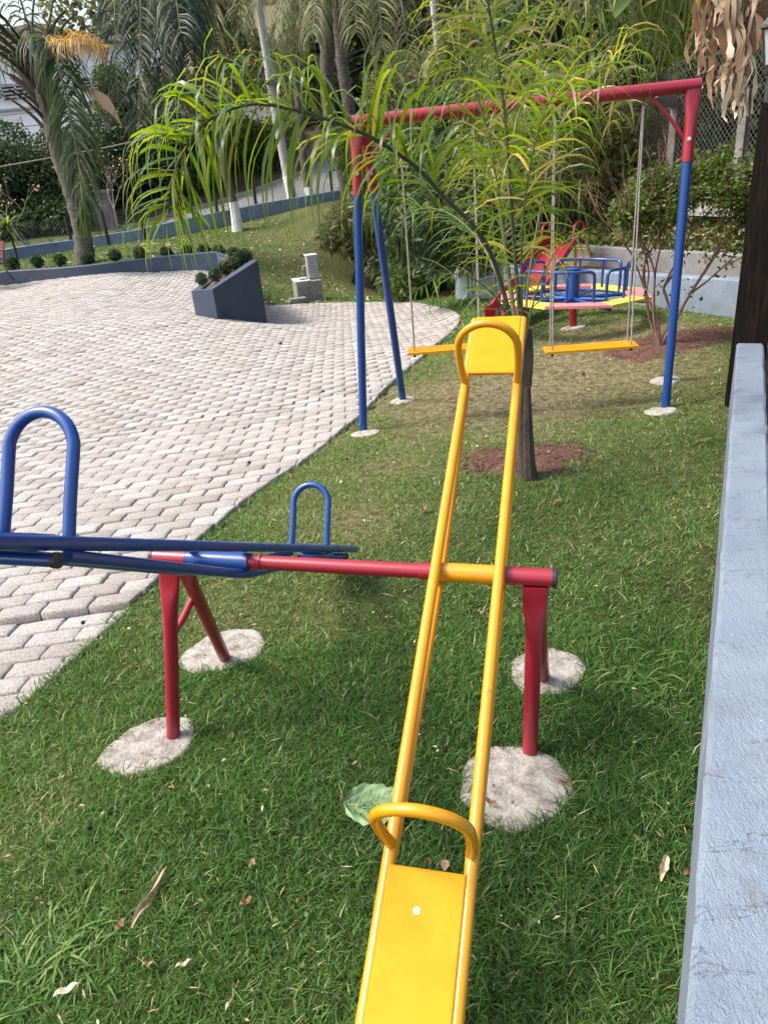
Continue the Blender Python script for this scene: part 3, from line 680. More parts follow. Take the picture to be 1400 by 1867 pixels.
def swing(corners, tops, label, thick=.02):
    """corners: seat centre-left and centre-right world points; tops: matching points on the beam"""
    a, b_ = corners; u = norm(b_ - a); v = norm(np.cross(UZ, u)); t = thing('plank_swing', tuple((a + b_) / 2), label, 'swing', 'plank swings on the red beam')
    R = np.stack([u, v, UZ], 1); L_ = np.linalg.norm(b_ - a) + .10
    mb = MB(); c = (a + b_) / 2; V = []; w_ = .17; bv = .004
    for (ix, z) in ((0, -thick), (0, -bv), (bv, 0)):
        for (p, q) in ((-1, -1), (1, -1), (1, 1), (-1, 1)): V.append(c + R @ np.array([p * (L_ / 2 - ix), q * (w_ / 2 - ix), z]))
    mb.add(V, [(3, 2, 1, 0)] + [(k * 4 + j, k * 4 + (j + 1) % 4, (k + 1) * 4 + (j + 1) % 4, (k + 1) * 4 + j) for k in (0, 1) for j in range(4)] + [(8, 9, 10, 11)])
    mb.build('seat', YELS, t, smooth=False)
    for p, tp in zip((a, b_), tops):
        for s in (-1, 1):
            q = p + v * s * .055; e = q - UZ * (thick + .012); top = tp + v * s * .012
            mb = MB(); mb.tube([e, q, q + (top - q) * .35 + v * s * .004, top], .0062, 8); mb.build('rope', ROPE, t)
            k_ = MB(); k_.lathe((e[0], e[1], e[2] - .012), [(.004, 0), (.011, .004), (.012, .012), (.006, .02)], 8); k_.build('knot', IRON, t)
        mb = MB(); mb.tube([tp + UZ * .045, tp - UZ * .01], .007, 8); mb.box(tp + UZ * .05, (.05, .03, .012)); mb.build('hanger', RED, t)
def onbeam(px):
    b = min((abs(proj(TL + (TR - TL) * t)[0] - px), t) for t in np.linspace(0, 1, 800)); return TL + (TR - TL) * b[1] - UZ * .085
r1, r2 = onbeam(1010.5), onbeam(1174)
s1, s2 = W(1015.5, 631, r1[1]), W(1146, 629, r2[1])
zz = (s1[2] + s2[2]) / 2; s1[2] = s2[2] = zz
s1[:2] = r1[:2]; s2[:2] = r2[:2]; print('seat', s1, s2)
swing((s1, s2), (r1, r2), 'yellow plank swing seat hanging near the right blue legs, in front of the shrub')
r1, r2 = onbeam(727), onbeam(862); s1, s2 = r1.copy(), r2.copy(); s1[2] = W(750, 638, r1[1])[2]; s2[2] = s1[2]; print('seatL', s1)
swing((s1, s2), (r1, r2), 'yellow plank swing seat partly hidden behind the raised end of the yellow seesaw')

# ================================================================== MERRY-GO-ROUND
mc = G(1045, 597); MGC = W(1044, 539, mc[1]); RR = .80; print('merry', mc, MGC)
mg = thing('merry_go_round', tuple(mc), 'low merry-go-round with alternating faded pink and yellow planks and blue rails', 'merry-go-round')
tilt = Matrix.Rotation(rad(2.0), 3, 'Y') @ Matrix.Rotation(rad(-1.5), 3, 'X')
def mgp(r, a, z): v = tilt @ Vector((r * math.cos(a), r * math.sin(a), z)); return MGC + np.array(v)
mb = MB(); mb.tube([mc - UZ * .1, MGC - UZ * .04], .040, 20); mb.build('post', RED, mg)
mb = MB(); mb.tube([mgp(0, 0, -.07), mgp(0, 0, .27)], .066, 24); mb.build('hub', BLU, mg)
mb = MB(); mb.lathe(MGC, [(.07, .27), (.075, .275), (.06, .285), (.0, .288)], 20); mb.build('hub_cap', BLU, mg)
NS = 8; a0 = rad(11)
for i in range(NS):
    a1, a2 = a0 + i * 2 * math.pi / NS + .006, a0 + (i + 1) * 2 * math.pi / NS - .006; mb = MB(); V = []
    for z in (-.012, .014):
        for r, a in ((RR - .215, a1), (RR, a1), (RR, a2), (RR - .215, a2)): V.append(mgp(r, a, z))
    mb.add(V, [(3, 2, 1, 0), (4, 5, 6, 7), (0, 1, 5, 4), (1, 2, 6, 5), (2, 3, 7, 6), (3, 0, 4, 7)])
    mb.build('seat_plank', PINK if i % 2 else YFADE, mg, smooth=False)
for i in range(4):
    a = a0 + i * math.pi / 2
    mb = MB(); mb.tube([mgp(.05, a, -.03), mgp(RR - .03, a, -.03)], .02, 12); mb.build('spoke', BLU, mg)
    mb = MB(); mb.tube([mgp(.05, a + math.pi / 4, -.03), mgp(RR - .03, a + math.pi / 4, -.03)], .02, 12); mb.build('spoke', BLU, mg)
    # guard rail: an arc bar over three uprights
    r_ = RR - .23; aa = [a + .12, a + .55, a + 1.0, a + math.pi / 2 - .12]; H = .30
    pts = [mgp(r_, aa[0], -.03), mgp(r_, aa[0], H - .07), mgp(r_, aa[0] + .03, H - .015), mgp(r_, aa[0] + .10, H)]
    pts += [mgp(r_, q, H) for q in np.linspace(aa[0] + .2, aa[3] - .2, 7)] + [mgp(r_, aa[3] - .10, H), mgp(r_, aa[3] - .03, H - .015), mgp(r_, aa[3], H - .07), mgp(r_, aa[3], -.03)]
    mb = MB(); mb.tube(bez(pts, 3), .0155, 12); g = mb.build('guard_rail', BLU, mg)
    for q in aa[1:3]:
        mb = MB(); mb.tube([mgp(r_, q, -.03), mgp(r_, q, H)], .013, 10); mb.build('upright', BLU, g)
    mb = MB(); mb.tube([mgp(r_, q, -.02) for q in np.linspace(aa[0], aa[3], 9)], .015, 10); mb.build('lower_bar', BLU, g)
footing(1045, 598, .13, .11, 'small concrete footing under the red post of the merry-go-round')

# ================================================================== SLIDE
sb = G(930, 583); sb = W(930, 576, 8.75); st_ = W(1018, 452, 10.0); print('slide', sb, h1(sb[0], sb[1]), st_)
sl = thing('slide', (st_[0], st_[1], h1(st_[0], st_[1])), 'red metal slide with a yellow ladder and red hand loops behind the merry-go-round', 'slide')
run = norm((sb - st_) * [1, 1, 0]); sdv = np.array([-run[1], run[0], 0])
gz = h1(sb[0], sb[1])
prof = [st_ + run * -.35, st_, st_ + (sb - st_) * .30, st_ + (sb - st_) * .6 - UZ * .03, st_ + (sb - st_) * .85 + UZ * .01, sb, sb + run * .25]
prof[0][2] = st_[2] + .02; prof[5][2] = max(gz + .12, sb[2]); prof[6][2] = prof[5][2] - .0
prof = bez(prof, 6); w_ = .21
mb = MB(); V = []; cs = [(-w_ - .035, .135), (-w_ - .01, .14), (-w_, .12), (-w_, .012), (-w_ + .015, 0), (w_ - .015, 0), (w_, .012), (w_, .12), (w_ + .01, .14), (w_ + .035, .135)]
T = np.gradient(prof, axis=0)
for p, t_ in zip(prof, T):
    nn = norm(np.cross(sdv, norm(t_))); nn = nn if nn[2] > 0 else -nn
    for (s, h) in cs: V.append(p + sdv * s + nn * h)
m_ = len(cs); mb.add(V, [(i * m_ + j, i * m_ + j + 1, (i + 1) * m_ + j + 1, (i + 1) * m_ + j) for i in range(len(prof) - 1) for j in range(m_ - 1)])
mb.build('chute', RED, sl)
for s in (-1, 1):
    p = st_ - run * .35 + sdv * s * .21
    pts = [p + run * .40 + UZ * .08, p + run * .38 + UZ * .22, p + run * .30 + UZ * .28, p + run * .10 + UZ * .28, p + UZ * .22, p]
    mb = MB(); mb.tube(bez(pts, 4), .017, 10); mb.build('hand_loop', RED, sl)
    foot = p - run * .75; foot[2] = h1(foot[0], foot[1])
    mb = MB(); mb.tube([p + UZ * .12, foot], .018, 10); mb.build('ladder_rail', YEL, sl)
    q = p + run * .3; f_ = q.copy(); f_[2] = h1(q[0], q[1]) - .05
    mb = MB(); mb.tube([q, f_], .018, 10); mb.build('support_leg', YEL, sl)
p = st_ - run * .35
for k in range(5):
    c = p + (-run * .75 + UZ * (h1(*(p - run * .75)[:2]) - p[2])) * (.12 + .19 * k)
    mb = MB(); mb.tube([c - sdv * .21, c + sdv * .21], .014, 8); mb.build('rung', YEL, sl)
c = p + run * .28; 
for z in (.5, .9):
    mb = MB(); mb.tube([c - sdv * .21 - UZ * z, c + sdv * .21 - UZ * z], .014, 8); mb.build('cross_bar', YEL, sl)
# merry-go-round neighbour: yellow steel guard seen behind it
# ================================================================== VEGETATION LIBRARY
G_DARK = leafmat('dark_evergreen_leaf', [(0, (.018, .034, .014)), (.5, (.038, .070, .024)), (.85, (.08, .115, .04)), (1, (.15, .16, .07))], .22, tr_gain=1.8)
G_MID = leafmat('green_leaf', [(0, (.032, .062, .016)), (.5, (.075, .13, .03)), (.85, (.15, .20, .055)), (1, (.26, .26, .08))], .35, tr_gain=1.8)
G_OLIVE = leafmat('olive_leaf', [(0, (.06, .072, .03)), (.5, (.13, .145, .06)), (.85, (.23, .225, .10)), (1, (.34, .28, .14))], .35)
G_BOX = leafmat('clipped_box_leaf', [(0, (.012, .035, .012)), (.6, (.035, .075, .022)), (1, (.10, .15, .04))], .2)
G_PALM = leafmat('palm_leaflet', [(0, (.020, .038, .016)), (.5, (.048, .078, .030)), (.85, (.12, .14, .05)), (1, (.26, .22, .11))], .38, .5, .3, 2.0)
G_PALMD = leafmat('dark_palm_leaflet', [(0, (.014, .028, .014)), (.5, (.030, .052, .026)), (1, (.09, .11, .05))], .3, .5, .3)
G_YPALM = leafmat('young_palm_leaflet', [(0, (.035, .075, .012)), (.5, (.075, .14, .020)), (.82, (.14, .19, .025)), (.93, (.24, .24, .05)), (1, (.33, .26, .12))], .48, .34, .5, 2.4)
G_CANE = leafmat('cane_leaf', [(0, (.04, .07, .015)), (.5, (.10, .15, .03)), (.8, (.18, .21, .05)), (1, (.34, .28, .11))], .42, .4, .4, 2.0)
G_SHRUB = leafmat('shrub_leaf', [(0, (.035, .06, .014)), (.45, (.08, .125, .025)), (.75, (.15, .17, .04)), (.9, (.20, .12, .05)), (1, (.26, .19, .09))], .35, .45, .35)
DRYL = leafmat('dry_leaf', [(0, (.10, .045, .02)), (.4, (.22, .12, .06)), (.75, (.40, .28, .17)), (1, (.62, .52, .38))], .15)
STRAW = leafmat('straw_fibre', [(0, (.32, .20, .06)), (.6, (.55, .37, .11)), (1, (.66, .48, .2))], .3)
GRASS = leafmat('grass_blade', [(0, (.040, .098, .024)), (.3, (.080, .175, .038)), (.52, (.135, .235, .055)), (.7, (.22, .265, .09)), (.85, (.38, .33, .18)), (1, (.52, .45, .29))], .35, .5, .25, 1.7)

def leafquads(C, D, N, L, Wd, tint, bend=.15, k=4):
    """pointed bent leaves: centre-line from C along D, width across N x D. arrays"""
    C = np.asarray(C); D = np.asarray(D); n = len(C); S = np.cross(D, N); S /= np.linalg.norm(S, axis=1)[:, None] + 1e-9
    L = np.broadcast_to(L, n)[:, None]; Wd = np.broadcast_to(Wd, n)[:, None]
    p0 = C; m1 = C + D * L * .45 + S * Wd * .5 - N * L * bend * .2; m2 = C + D * L * .45 - S * Wd * .5 - N * L * bend * .2; p1 = C + D * L - N * L * bend
    V = np.stack([p0, m1, p1, m2], 1).reshape(-1, 3); F = np.arange(n * 4).reshape(n, 4)
    return V, F, np.repeat(tint, 4)
def rnd_dirs(n):
    v = RNG.normal(size=(n, 3)); return v / np.linalg.norm(v, axis=1)[:, None]
def blob_leaves(blobs, n, L, Wd, droop=.0, shell=.55, light=.0):
    """leaves spread through ellipsoids [(centre, (rx,ry,rz), weight)]"""
    w = np.array([b[2] for b in blobs], float); w /= w.sum(); cnt = RNG.multinomial(n, w); CC = []; TT = []; NN = []
    for (c, r, _), k in zip(blobs, cnt):
        if k == 0: continue
        d = rnd_dirs(k); rr = (shell + (1 - shell) * RNG.random(k)) ** .8 * (1 + .18 * np.sin(d[:, 0] * 7 + c[0] * 3) * np.sin(d[:, 2] * 6 + c[1]))
        CC.append(np.asarray(c) + d * rr[:, None] * np.asarray(r)); NN.append(d)
        cl = RNG.random() * .3 - .15
        TT.append(np.clip(RNG.normal(.45 + cl, .2, k), 0, 1))
    C = np.concatenate(CC); T = np.concatenate(TT); O = np.concatenate(NN); n = len(C)
    D = rnd_dirs(n) + O * .5; D[:, 2] -= droop; D /= np.linalg.norm(D, axis=1)[:, None]
    N = rnd_dirs(n) + O * .4 + np.array([0, 0, .7]); N /= np.linalg.norm(N, axis=1)[:, None]
    return leafquads(C, D, N, L * RNG.uniform(.6, 1.3, n), Wd * RNG.uniform(.7, 1.2, n), T, .2)
def merge(parts):
    V = []; F = []; T = []; k = 0
    for v, f, t in parts: V.append(v); F.append(f + k); T.append(t); k += len(v)
    return np.concatenate(V), np.concatenate(F), np.concatenate(T)
def ribbon(P, Wd, N, tint):
    """strips: P (n,k,3) centre lines, Wd (n,k), N (n,3) side dir -> quads"""
    n, k, _ = P.shape; S = N[:, None, :] * Wd[:, :, None] * .5
    V = np.stack([P - S, P + S], 2).reshape(-1, 3); b_ = (np.arange(n) * k * 2)[:, None] + (np.arange(k - 1) * 2)[None]
    b_ = b_.ravel(); F = np.stack([b_, b_ + 1, b_ + 3, b_ + 2], -1); return V, F, np.repeat(tint, k * 2)
def frond(path, nl, L, Wd, droop=1.0, spread=.9, tint=.45, tv=.12, start=.12, k=5, upk=.25, bothup=.5, thin=.35, tipdry=0, dexp=1.3, wild=0.0):
    """pinnate frond: leaflets springing from both sides of path in several planes and drooping"""
    path = np.asarray(path); s = np.linspace(start, .995, nl); idx = s * (len(path) - 1); i0 = np.floor(idx).astype(int); i0 = np.minimum(i0, len(path) - 2); f = (idx - i0)[:, None]
    P0 = path[i0] * (1 - f) + path[i0 + 1] * f; T = path[i0 + 1] - path[i0]; T /= np.linalg.norm(T, axis=1)[:, None]
    Z = np.array([0, 0, 1.0]); S = np.cross(T, Z); S /= np.linalg.norm(S, axis=1)[:, None] + 1e-6; U = np.cross(S, T)
    side = np.where(np.arange(nl) % 2 == 0, 1, -1)[:, None]; up = RNG.uniform(-upk, upk + bothup, nl)[:, None]
    D = S * side * spread + T * RNG.uniform(.35, .8, nl)[:, None] + U * up + RNG.normal(0, 1, (nl, 3)) * wild; D /= np.linalg.norm(D, axis=1)[:, None]
    Ls = L * np.interp(s, [0, .15, .5, .9, 1], [.7, 1, 1, .78, .55]) * RNG.uniform(.8, 1.15, nl); Ls = np.maximum(Ls, L * .28)
    q = np.linspace(0, 1, k); dr = droop * RNG.uniform(.6, 1.4, nl)
    P = np.empty((nl, k, 3)); cur = P0.copy(); d = D.copy(); P[:, 0] = cur
    for j in range(1, k):
        d = d + np.array([0, 0, -1.0]) * (dr * (q[j] ** dexp))[:, None]; d /= np.linalg.norm(d, axis=1)[:, None]
        cur = cur + d * (Ls / (k - 1))[:, None]; P[:, j] = cur
    prof = np.interp(q, [0, .12, .45, 1], [.45, .9, 1, .08]); Wk = (Wd * RNG.uniform(.8, 1.15, nl))[:, None] * prof[None]
    N = np.cross(D, U + rnd_dirs(nl) * thin); N /= np.linalg.norm(N, axis=1)[:, None] + 1e-9
    t = np.clip(RNG.normal(tint, tv, nl), 0, 1)
    if tipdry: t = np.where(RNG.random(nl) < tipdry, RNG.uniform(.86, 1, nl), t)
    return ribbon(P, Wk, N, t)
def arc(p0, d0, L, g, n=14):
    p = np.array(p0, float); d = norm(d0); out = [p.copy()]
    for i in range(n): d = norm(d + np.array([0, 0, -g / n * (1 + 1.2 * i / n)])); p = p + d * L / n; out.append(p.copy())
    return np.array(out)
def trunk_tube(mb, pts, radii, seg=12, rings=0):
    P = bez(pts, 8); r = np.interp(np.linspace(0, 1, len(P)), np.linspace(0, 1, len(radii)), radii)
    if rings: r = r * (1 + .05 * np.sin(np.arange(len(P)) * 2.2)) * (1 + RNG.normal(0, .015, len(P)))
    mb.tube(P, r, seg)

# ---- ordinary tree ------------------------------------------------------------------------------
def tree(name, base, trunkpts, radii, blobs, n, L, Wd, lm, bm, label, cat='tree', group=None, droop=.2, limbs=5, white=None, shell=.5):
    t = thing(name, tuple(base), label, cat, group)
    mb = MB(); trunk_tube(mb, trunkpts, radii, 12)
    top = np.array(trunkpts[-1])
    for i in range(limbs):
        if not blobs: break
        c, r, _ = blobs[i % len(blobs)]; a = np.array(trunkpts[-2]) * (1 - .5 * random.random()) + top * 0
        f = random.uniform(.45, .95); a = bez(trunkpts, 8); a = a[int(f * (len(a) - 1))]
        e = np.array(c) + RNG.normal(0, .35, 3) * np.array(r); m_ = (a + e) / 2 + RNG.normal(0, .08, 3) * np.linalg.norm(e - a)
        mb.tube(bez([a, m_, e], 5), np.linspace(radii[-1] * .8, radii[-1] * .15, 11), 6)
    mb.build('trunk', bm, t)
    if white:
        mb = MB(); P = bez(trunkpts, 8); k = max(2, int(len(P) * white)); rr = np.interp(np.linspace(0, 1, len(P)), np.linspace(0, 1, len(radii)), radii)
        mb.tube(P[:k], rr[:k] + .006, 14); mb.build('painted_band', WHITE, t)
    if n:
        V, F, T = blob_leaves(blobs, n, L, Wd, droop, shell); npmesh('crown', V, F, lm, T, t)
    return t
def bare_shrub(base, hgt_, spread, label, mat=TWIG, leafm=None, nleaf=40, lL=.06, r0=.018, depth=4, seed=1, lt=.8, name='bare_shrub', cat='shrub', nst=4):
    rs = random.Random(seed); t = thing(name, tuple(base), label, cat); mb = MB(); tips = []
    def grow(p, d, L, r, k):
        e = p + d * L; m_ = (p + e) / 2 + np.array([rs.gauss(0, .06), rs.gauss(0, .06), 0]) * L
        mb.tube(bez([p, m_, e], 3), np.linspace(r, r * .68, 7), 5); tips.append((e, d))
        if k == 0: return
        for _ in range(2 + (rs.random() < .4)):
            dd = norm(d + np.array([rs.gauss(0, spread), rs.gauss(0, spread), rs.uniform(-.05, .35)])); grow(e, dd, L * rs.uniform(.55, .85), r * .62, k - 1)
    for i in range(nst): grow(np.array(base, float), norm([rs.gauss(0, spread * .7), rs.gauss(0, spread * .7), 1]), hgt_ * .36, r0, depth)
    mb.build('stems', mat, t)
    if leafm is not None:
        tp = [q for q in tips]; C = []; 
        for _ in range(nleaf): e, d = tp[rs.randrange(len(tp) // 3, len(tp))]; C.append(e + np.array([rs.gauss(0, .05), rs.gauss(0, .05), rs.gauss(0, .05)]))
        C = np.array(C); n = len(C); D = rnd_dirs(n); D[:, 2] *= .6; D /= np.linalg.norm(D, axis=1)[:, None]; N = rnd_dirs(n) + np.array([0, 0, 1.0]); N /= np.linalg.norm(N, axis=1)[:, None]
        V, F, T = leafquads(C, D, N, lL * RNG.uniform(.6, 1.2, n), lL * .55, np.clip(RNG.normal(lt, .16, n), 0, 1)); npmesh('foliage', V, F, leafm, T, t)
    return t

# ================================================================== YOUNG PALM IN THE LAWN (foreground)
yb = G(960, 865)
yp = thing('young_palm', tuple(yb), 'young palm with long glossy arching fronds growing beside the yellow seesaw', 'palm')
mb = MB(); c0 = yb - UZ * .05
tp = [W(962, 868, 4.05), W(957, 790, 4.05), W(953, 700, 4.06)]
mb.tube(bez(tp, 8), np.array([.062, .055, .05, .048, .046, .044, .043, .042, .041, .04, .04, .04, .04, .04, .04, .038, .036]), 14); mb.build('trunk', BARKD, yp)
mb = MB()
for px0, px1, py1 in ((948, 932, 590), (958, 955, 560), (952, 918, 545), (956, 944, 520), (950, 905, 560), (958, 966, 600)):
    mb.tube(bez([W(px0, 705, 4.06), W((px0 + px1) / 2 + 3, 650, 4.08), W(px1, py1, 4.15)], 5), np.linspace(.032, .011, 11), 7)
mb.build('leaf_sheath', BARKD, yp)
mb = MB(); mb.tube([W(966, 872, 3.99), W(962, 790, 4.0), W(961, 705, 4.02)], [.038, .03, .018], 8); mb.build('cut_stub', BARKD, yp)
STEMG = rough_mat('green_frond_stalk', [(.3, (.06, .075, .03)), (.7, (.13, .14, .06))], 20, rough=.5, bs=.2)
STEMD = rough_mat('dark_frond_stalk', [(.3, (.025, .028, .016)), (.7, (.07, .07, .04))], 20, rough=.5, bs=.2)
def pixpath(pts): return bez([W(*p) for p in pts], 6)
FR = [  # stalk path (px, py, Y), leaflets, length, width, droop, tint, stalk radius, stalk material, start, kwargs
 ([(946,640,4.05),(905,490,4.05),(868,418,4.0),(812,362,3.95),(760,306,3.88),(700,264,3.8),(640,234,3.72),(560,206,3.64),(480,190,3.58),(425,198,3.54),(375,225,3.5),(335,275,3.47),(315,330,3.45),(308,390,3.44)], 190, .54, .019, 2.0, .60, .013, STEMD, .24, dict(spread=.42, upk=1.05, bothup=.6, tv=.17, k=9, dexp=2.4, wild=.16)),
 ([(952,640,4.08),(946,560,4.12),(936,440,4.15),(928,310,4.12),(918,190,4.1),(900,70,4.05),(880,-40,4.0),(850,-120,3.9)], 150, .58, .012, 1.0, .70, .012, STEMD, .22, dict(spread=.8, upk=.5, bothup=.3, tv=.2, tipdry=.07, k=8, dexp=1.8, wild=.3)),
 ([(946,640,4.1),(932,540,4.25),(914,400,4.35),(898,300,4.4),(880,210,4.45),(850,130,4.45),(800,60,4.4)], 110, .52, .011, 1.0, .70, .016, STEMG, .25, dict(spread=.8, upk=.5, bothup=.4, tv=.2, tipdry=.05, k=8, dexp=1.8, wild=.3)),
 ([(956,640,4.1),(962,520,4.3),(985,380,4.5),(1010,260,4.6),(1050,170,4.65),(1100,120,4.65),(1150,110,4.6)], 55, .5, .012, .9, .6, .008, STEMG, .3, dict(spread=.8, upk=.5, bothup=.4, tv=.2, tipdry=.05, k=8, dexp=1.8, wild=.3)),
 ([(945,640,4.15),(920,540,4.4),(880,450,4.7),(835,400,5.0),(790,380,5.2),(745,385,5.3)], 60, .45, .013, .8, .5, .009, STEMG, .15, dict(spread=.9, upk=.5, bothup=.4, k=8, dexp=1.8, wild=.25)),
 ([(950,650,4.1),(915,560,4.0),(880,520,3.95),(840,500,3.9),(800,505,3.85),(760,530,3.8)], 26, .26, .010, .5, .62, .006, STEMG, .1, dict(spread=.9, upk=.4, bothup=.3)),
 ([(954,640,4.1),(975,540,4.05),(1000,480,4.0),(1030,440,3.95),(1065,430,3.9)], 30, .28, .012, .7, .62, .006, STEMG, .1, dict(spread=.9, upk=.4, bothup=.3)),
 ([(955,640,4.1),(950,500,4.0),(955,380,3.9),(975,260,3.8),(1005,180,3.7),(1040,140,3.6)], 45, .5, .013, .9, .65, .007, STEMG, .4, dict(spread=.9, upk=.4, bothup=.4, tipdry=.08, k=8, dexp=1.8, wild=.35)),
]
for pts, nl, L, Wd, dr, ti, sr, sm, st, kw_ in FR:
    P = pixpath(pts); mb = MB(); mb.tube(P, np.linspace(sr, sr * .25, len(P)), 8); f_ = mb.build('frond', sm, yp)
    V, F, T = frond(P, nl, L, Wd, dr, tint=ti, start=st, **kw_); npmesh('leaflets', V, F, G_YPALM, T, f_, smooth=True)

# ================================================================== CANE CLUMP BEHIND THE SWING
def cane_clump(base, n, H, sp, L, Wd, label, tint=.55, lean=(0, 0), name='cane_clump', per=11, seed=3):
    t = thing(name, tuple(base), label, 'cane clump'); mb = MB(); parts = []
    for i in range(n):
        b_ = np.array(base) + np.array([RNG.normal(0, sp), RNG.normal(0, sp), -.05]); a = RNG.uniform(0, 6.28)
        d = norm([math.cos(a) * .22 + lean[0], math.sin(a) * .22 + lean[1], 1]); P = arc(b_, d, H * RNG.uniform(.65, 1.1), .35, 10)
        mb.tube(P, np.linspace(.014, .004, len(P)), 5)
        for j in range(per):
            s = RNG.uniform(.5, 1); p = P[int(s * 10)]; az_ = RNG.uniform(0, 6.28); dd = norm([math.cos(az_) * .7, math.sin(az_) * .7, RNG.uniform(.4, 1.2)])
            Q = arc(p, dd, L * RNG.uniform(.6, 1.2), RNG.uniform(.9, 2.2), 6); sd_ = norm(np.cross(dd, [0, 0, 1]) + RNG.normal(0, .3, 3))
            w_ = Wd * np.array([.5, .9, 1, .9, .7, .4, .05])
            parts.append(ribbon(Q[None], w_[None], sd_[None], np.array([np.clip(RNG.normal(tint, .18), 0, 1)])))
    mb.build('canes', STEMG, t); V, F, T = merge(parts); npmesh('leaves', V, F, G_CANE, T, t, smooth=True); return t
b_ = G(905, 545); cane_clump((2.55, 11.6, h1(2.55, 11.6)), 34, 3.9, .45, 1.0, .04, 'tall dense cane clump with arching yellow green blades behind the swing beam', .6)
cane_clump((3.3, 12.0, h1(3.1, 10.9) + .3), 22, 4.0, .35, 1.0, .04, 'sparser cane clump leaning over the slide top, behind the red beam', .72, (.05, -.05))
cane_clump((2.0, 12.4, h1(2.0, 12.4)), 11, 3.6, .22, .7, .022, 'fine leaved bamboo clump between the left swing and the tall canes', .5, (-.22, 0))

# ================================================================== SHRUB WITH RED STEMS BY THE RIGHT SWING LEG
sb_ = G(1203, 632)
bs = bare_shrub(sb_, 1.42, .36, 'open multi stemmed shrub with small reddish green leaves beside the right swing leg', TWIGR, G_SHRUB, 9500, .050, .017, 5, 11, .45, 'lawn_shrub', 'shrub', 5)

# ================================================================== CLIPPED BALL BUSHES
def ballbush(base, r, label, stem=.05):
    t = thing('ball_bush', tuple(base), label, 'bush', 'clipped ball bushes round the court'); c = np.array(base) + UZ * (r * .85 + stem)
    mb = MB(); mb.tube([np.array(base) - UZ * .05, c], [.012, .008], 6)
    for _ in range(6): mb.tube([c - UZ * r * .6, c + rnd_dirs(1)[0] * r * .7], [.007, .002], 4)
    mb.build('stem', BARKD, t)
    V, F, T = blob_leaves([(c, (r, r, r * random.uniform(.9, 1.12)), 1), (c + rnd_dirs(1)[0] * r * .3, (r * .8,) * 3, .35)], 1300, r * .26, r * .16, 0, .55); npmesh('foliage', V, F, G_BOX, T, t)
names = ['first', 'second', 'third', 'fourth', 'fifth', 'sixth', 'seventh', 'eighth', 'ninth']
for i, px in enumerate([22, 68, 110, 159, 209, 255, 303, 341, 372, 399]):
    tt_ = (px - 0) / 400; Yb = float(np.interp(px, [0, 150, 300, 400], [LW[1][1], LW[2][1], LW[3][1], LW[4][1]])) + .45
    pyb = np.interp(px, [0, 70, 110, 159, 209, 255, 303, 341, 372, 400], [492, 488, 485, 483, 477, 474, 472, 470, 468, 469])
    p = W(px, pyb, Yb); p[2] = h1(p[0], p[1]); p2 = W(px, pyb - 12, Yb)
    rr = 11.5 / PXM(p2); base = p2 - UZ * (rr * .85 + .06)
    extra = {22: 'beside the red bench at the left edge', 159: 'in front of the tall palm trunk', 255: 'just right of the drooping frond tips, seventh spot of the row', 399: 'right end of the row, next to the planter'}
    lab = {22: 'small clipped bush at the left end of the row, beside the bench', 68: 'sparse clipped bush, second from the left behind the low wall', 110: 'round clipped bush between the sparse one and the palm trunk',
        159: 'round clipped bush right in front of the tall palm trunk', 209: 'round clipped bush first to the right of the palm trunk', 255: 'round clipped bush second to the right of the palm trunk',
        303: 'round clipped bush behind the drooping yellow green frond tips, left one', 341: 'round clipped bush behind the drooping yellow green frond tips, right one',
        372: 'round clipped bush second from the planter along the low wall', 399: 'round clipped bush nearest the planter along the low wall'}[px]
    ballbush(base, rr, lab)
pl = [(368, 508, 11.5, 'frontmost'), (392, 500, 11.5, 'second'), (409, 488, 13.5, 'third'), (425, 479, 13.0, 'fourth'), (436, 470, 13.5, 'fifth'), (447, 466, 12.5, 'rearmost right'), (425, 461, 10.5, 'rearmost left')]
OLc = np.mean([b0, b2, b3, mid], 0)
for k, (px, py, r, w_) in enumerate(pl):
    f = k / 6; Yb = float(np.interp(px, [365, 450], [(PF0[1] + PF1[1]) / 2 + .25, b2[1] + .5]))
    if k == 6: Yb += .8
    c = W(px, py, Yb); rr = r / PXM(c); ballbush(c - UZ * (rr * .85 + .05), rr, 'clipped ball bush in the slate blue planter, %s of its row' % w_)

# ================================================================== BIG PALMS
def big_palm(base, tpts, radii, fronds, label, lm=G_PALM, bark=BARK, name='queen_palm', dead=None, boots=26, bootL=.7):
    t = thing(name, tuple(base), label, 'palm'); mb = MB(); trunk_tube(mb, tpts, radii, 14, 1); mb.build('trunk', bark, t); top = np.array(tpts[-1])
    mb = MB()
    for i in range(boots):
        a = RNG.uniform(0, 6.28); d = norm([math.cos(a) * .55, math.sin(a) * .55, 1.0]); p = top - UZ * RNG.uniform(.0, bootL * 1.1)
        Q = arc(p + d * .05, d, bootL * RNG.uniform(.6, 1.2), .5, 5); mb.tube(Q, np.linspace(.055, .02, 6), 6)
    mb.build('leaf_bases', BARKD, t)
    for (P, nl, L, Wd, dr, ti, kw_) in fronds:
        P = np.asarray(P); mb = MB(); mb.tube(P, np.linspace(.035, .008, len(P)), 6); f_ = mb.build('frond', STEMG if ti < .9 else BROWNW, t)
        V, F, T = frond(P, nl, L, Wd, dr, tint=ti, start=.15, **kw_); npmesh('leaflets', V, F, lm, T, f_, smooth=True)
    return t
def pp(*pts): return bez([W(*p) for p in pts], 6)
KW1 = dict(spread=.85, upk=.6, bothup=.2, tv=.15, k=5)
pbase = G(155, 482); Yp = pbase[1]
dead = dict(spread=.6, upk=.8, bothup=.2, tv=.05, k=4)
